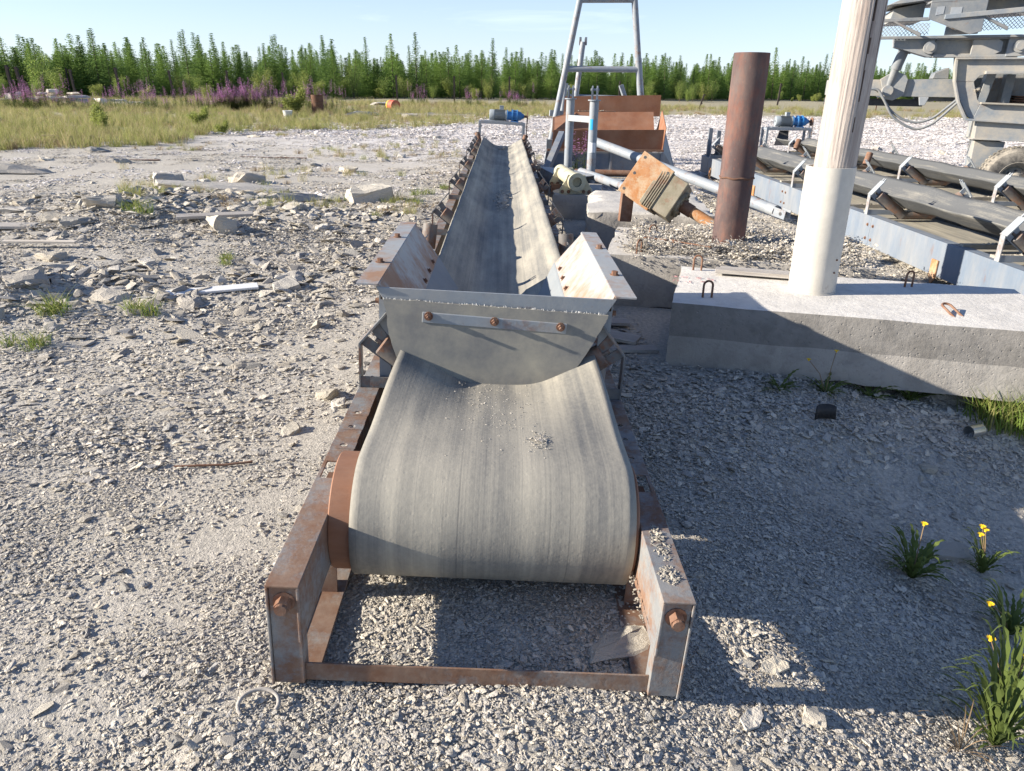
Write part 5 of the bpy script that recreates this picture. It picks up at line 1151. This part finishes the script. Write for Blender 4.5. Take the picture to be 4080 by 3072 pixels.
weed('toothed_weed', 1.33, 1.56, 'reddish narrow-leaved weed beside the light green clump', 14, .13, .8, (), 'stem', .0012, seed=6, toothed=False)
for j, (x, y, fl, lab) in enumerate(((1.603, 3.93, (), 'dark green dandelion at the shaded foot of the limewashed block'), (1.877, 3.93, ((.02, 0, .26), (-.12, .02, .20)), 'dandelion with tall yellow flower at the foot of the limewashed block'), (2.148, 3.95, (), 'spreading dandelion under the edge of the limewashed block'), (2.389, 3.95, (), 'low dandelion in shade near the end of the block'))): weed('dandelion', x, y, lab, 14, .17, .45, fl, seed=20+j, w=.008)
gl = thing('grass_clump', (2.84, 3.815, float(gh(2.84, 3.815))), 'bright green sunlit grass clump with yellow flowers at the block end', 'grass clump')
for k in range(9):
    o = bpy.data.objects.new('blades', TC.objects[4].data); COL.objects.link(o); o.parent = gl; o.location = (tr.normal(0, .16), tr.normal(0, .09), 0); o.scale = (.55, .55, tr.uniform(.5, .75)); o.rotation_euler = (0, 0, tr.random()*6)
for (x, y, s, lab) in ((-3.04, 5.1, .45, 'yellow-green grass clump sprouting from the rubble on the left'), (-2.62, 5.15, .4, 'leafy green weed clump among rubble near the white board'), (-3.02, 4.5, .35, 'upright green weed at the front foot of the rubble'), (-4.1, 8.5, .5, 'green weed patch in a hollow of the rubble ridge'), (-2.2, 10.9, .4, 'green tuft beside the flat-topped boulder'), (-1.35, 10.6, .35, 'spiky green tuft beside the cream boulder'), (-1.2, 11.6, .4, 'green leafy tuft behind the cream boulder'), (-2.5, 6.9, .3, 'small green tuft on the rubble slope'), (-.95, 12.3, .35, 'green tuft growing beside the conveyor idlers'), (.62, 7.9, .4, 'dark green tuft in the shade by the low concrete block'), (3.05, 5.6, .4, 'sunlit grass tuft under the low conveyor beam'), (3.4, 4.9, .4, 'yellowing grass strip between block and low conveyor'), (2.9, 6.4, .3, 'dry grass tuft beside the pole block')):
    o = thing('grass_clump', (x, y, float(gh(x, y))), lab, 'grass clump')
    for q in range(3):
        c = bpy.data.objects.new('blades', TC.objects[4].data); COL.objects.link(c); c.parent = o; c.location = (tr.normal(0, .10), tr.normal(0, .08), 0); c.scale = (s, s, s*tr.uniform(.6, 1.0)); c.rotation_euler = (0, 0, tr.random()*6)
# ------------------------------------------------------------ fence posts, barrels and scattered scrap
for (x, y, h, l, wd) in ((-26.5, 43.3, 2.15, .02, .17), (-26.0, 43.5, 2.1, .10, .17), (-34.6, 64, 2.2, 0, .12), (-31.0, 58.0, 2.1, .05, .17), (-25.8, 54, 2.15, .07, .17), (-23.5, 57, 2.1, .08, .14), (-19.8, 57.9, 2.2, .05, .14), (-17.0, 62, 2.1, .02, .12), (-8.8, 66, 2.1, .02, .16), (-4.1, 66.5, 2.1, .0, .16), (.5, 68, 2.15, .0, .16), (5.2, 70, 2.0, 0, .15), (10.2, 70, 2.0, 0, .15), (26.4, 76, 2.0, -.05, .17), (25.5, 62, 1.7, .0, .2), (14.9, 60, 1.1, -.3, .12), (18.8, 66, 1.3, -.25, .15)):
    o = thing('fence_post', (x, y, float(gh(x, y))), 'dark weathered steel fence post standing in front of the larches', 'fence post', 'fence posts along the wood', (0, -l*.9, 0))
    MB().bx(-wd*.38, wd*.38, -wd*.38, wd*.38, -.3, h).build('post', 'post', o)
    for z in (.35*h, .62*h, .92*h): MB().bx(wd/2-.02, wd/2+.03, -.08, .08, z, z+.09).build('cleat', 'post', o)
bz = thing('oil_barrel', (-6.6, 47.5, float(gh(-6.6, 47.5))+.30), 'yellow-ended red oil barrel lying on its side by the fence', 'barrel', rot=(0, 0, R(-62)))
m = MB(); m.lathe([(-.44, .0), (-.44, .28), (-.46, .285), (-.46, .30), (-.15, .295), (-.14, .31), (-.12, .295), (.14, .295), (.15, .31), (.17, .295), (.46, .30), (.46, .0)], (0, 0, 0), (1, 0, 0), 28); m.build('shell', 'red', bz, smooth=35); MB().cyl((-.45, 0, 0), (-.442, 0, 0), .279, n=28).build('lid', 'yellow', bz); MB().cyl((-.30, 0, 0), (-.46, 0, 0), .303, n=28, caps=False).build('painted_band', 'yellow', bz, smooth=35)
rb = thing('rusty_barrel', (-9.27, 39.6, float(gh(-9.27, 39.6))), 'dark rusty open barrel standing in the meadow edge', 'barrel'); m = MB(); m.lathe([(0, .0), (0, .29), (.29, .29), (.30, .31), (.32, .29), (.60, .29), (.61, .31), (.63, .29), (.92, .30), (.92, .27), (.1, .27)], (0, 0, 0), (0, 0, 1), 26); m.build('shell', 'rust_dark', rb, smooth=35)
bk = thing('white_bucket', (-9.7, 35.6, float(gh(-9.7, 35.6))), 'white plastic tub standing at the edge of the meadow', 'bucket'); MB().lathe([(0, 0), (0, .17), (.26, .21), (.28, .225), (.29, .2), (.27, .18), (.05, .15)], (0, 0, 0), (0, 0, 1), 24).build('tub', 'whiteplastic', bk, smooth=35)
for (x, y, s, m_, lab) in ((-6.9, 39.2, (.9, .55, .42), 9, 'heap-like pale boulder lying before the yellow barrel'), (-8.4, 56, (.8, .5, .5), 4, 'grey boulder at the fence left of the yellow barrel'), (-8.3, 33.5, (.4, .3, .2), 1, 'white flat boulder on the far gravel'), (-4.4, 37.5, (.35, .28, .25), 2, 'white boulder beside old timber by the fence'), (-12.6, 43.5, (.55, .4, .45), 8, 'white boulder standing among the fireweed'), (-5.2, 37.8, (.3, .2, .15), 3, 'low white stone near the old timber')):
    stone(x, y, s, m_, lab, (0, 0, 1), None, None, 'boulder')
# stacked pale rubble wall behind the meadow on the left
r5 = np.random.default_rng(51)
for k in range(44):
    x = -32+9.5*r5.random(); y = 49.5+r5.normal(0, .5); stone(x, y, (r5.uniform(.3, .55), r5.uniform(.25, .4), r5.uniform(.22, .36)), int(r5.integers(12)), 'pale quarried block in the rubble bank behind the fireweed', (0, 0, r5.random()*6), float(gh(x, y))+.75*r5.random()*math.exp(-((x+28)/3.5)**2), 'quarried blocks behind the meadow', 'quarried_block', 'rock')
def board(x, y, L, w, rz, mat, lab, t=.02, rx=0, z=0): o = MB().box((0, 0, t/2), (L, w, t)).build('board', mat, None, bevel=.002); o.location = (x, y, float(gh(x, y))+z); o.rotation_euler = (rx, 0, rz); return tag(o, lab, 'board')
board(-2.35, 5.75, .80, .10, .42, 'whitetag', 'white-painted splintered board lying on the gravel slope', .018, .15, .01)
board(-4.5, 7.25, .7, .07, .02, 'plank_pale', 'bare tan board lying below the rubble ridge', .02, .05, .05); board(-5.3, 7.95, .7, .14, .05, 'plank', 'pale grey slab board at the foot of the rubble ridge', .03, .12, .05)
board(-5.1, 17.2, 1.5, .06, -.06, 'rust_dark', 'long thin dark lath lying flat on the middle yard', .02); board(-7.4, 16.0, .6, .10, .1, 'rust_dark', 'short dark plank lying on the bare yard', .02); board(-3.3, 38.5, 4.0, .2, -.2, 'plank', 'old grey timber lying in dry grass by the fence', .15); board(-2.5, 40.5, 3.0, .2, .1, 'plank', 'second old timber lying behind the grey one', .15); board(-3.2, 8.4, .8, .10, .35, 'plank', 'grey weathered board half buried in the rubble ridge', .03, .2, .06); board(-11.6, 21.0, 1.4, .3, .1, 'rust_dark', 'rusty sheet scrap at the front edge of the meadow', .12)
ro = MB().tube([(-.16, -.02, .01), (-.05, -.012, .013), (.06, .0, .011), (.17, .03, .012)], .0055, 7).build('rusty_rod', 'rust', None, smooth=60); ro.location = (-1.28, 2.93, float(gh(-1.28, 2.93))); tag(ro, 'short rusty rod lying on the gravel left of the conveyor', 'rod')
tc_ = thing('tin_can', (2.611, 3.651, float(gh(2.611, 3.651))+.033), 'small silver tin can lying by the green grass clump', 'can', rot=(0, 0, R(20))); MB().pipe((-.045, 0, 0), (.045, 0, 0), .034, .032, 24).build('shell', 'tin', tc_, smooth=40); MB().cyl((.043, 0, 0), (.0435, 0, 0), .032, n=24).build('bottom', 'tin', tc_)
rbk = thing('rubber_scrap', (1.756, 3.628, float(gh(1.756, 3.628))+.025), 'curved black rubber scrap standing in the shaded gravel', 'scrap')
m = MB(); vs = []; 
for i in range(9):
    a = -.9+1.8*i/8; vs += [(.075*math.sin(a), .05*math.cos(a)-.04, 0), (.07*math.sin(a), .05*math.cos(a)-.03, .06+.022*math.cos(a))]
m.add(vs, [(2*i, 2*i+2, 2*i+3, 2*i+1) for i in range(8)]); o = m.build('sheet', 'black', rbk, smooth=60); md = o.modifiers.new('t', 'SOLIDIFY'); md.thickness = .006
rg = MB().tube([(.055*math.cos(a), .045*math.sin(a)*.9, .018+.014*math.sin(a)) for a in np.linspace(-.4, 3.9, 16)], .006, 7).build('broken_ring', 'plank', None, smooth=60); rg.location = (-.655, 1.555, float(gh(-.655, 1.555))); tag(rg, 'half-buried broken ring in the soil at the conveyor corner', 'ring')
for (x, y, sz, rz, mat, lab) in ((-.42, 1.19, .05, .2, 'red_mark', 'pink pottery shard in front of the conveyor corner'), (.12, 1.16, .035, .5, 'red_mark', 'small pink pottery shard beside the brick-shaped stone'), (0.865, 1.792, .06, .3, 'stone_pale', 'pale angular chip in shade right of the conveyor end'), (0.723, 1.581, .055, .9, 'stone_pale', 'white triangular chip at the edge of the conveyor shadow')):
    r6 = np.random.default_rng(int(sz*1000)); pts = [(sz*math.cos(a)*r6.uniform(.6, 1.1), sz*.6*math.sin(a)*r6.uniform(.6, 1.1)) for a in np.linspace(0, 5.4, 6)]
    o = MB().prism(pts, (0, 0, 0), (1, 0, 0), (0, 1, .1), (0, 0, .008)).build('shard', mat, None); o.location = (x, y, float(gh(x, y))+.008); o.rotation_euler = (0, 0, rz); tag(o, lab, 'shard')
fgn = thing('far_sign', (27.5, 58, 0), 'small pale blue disc on a stake behind the wooden pole', 'marker'); MB().cyl((0, 0, 1.25), (0, -.04, 1.25), .22, n=24).build('disc', 'lightgrey', fgn); MB().bx(-.03, .03, .0, .05, 0, 1.3).build('stake', 'rust_dark', fgn)

stone(2.75, 4.02, (.16, .10, .13), 9, 'rounded grey rock propping up the right end of the limewashed block', (0, 0, .1), float(gh(2.75, 4.02)), None, 'boulder')
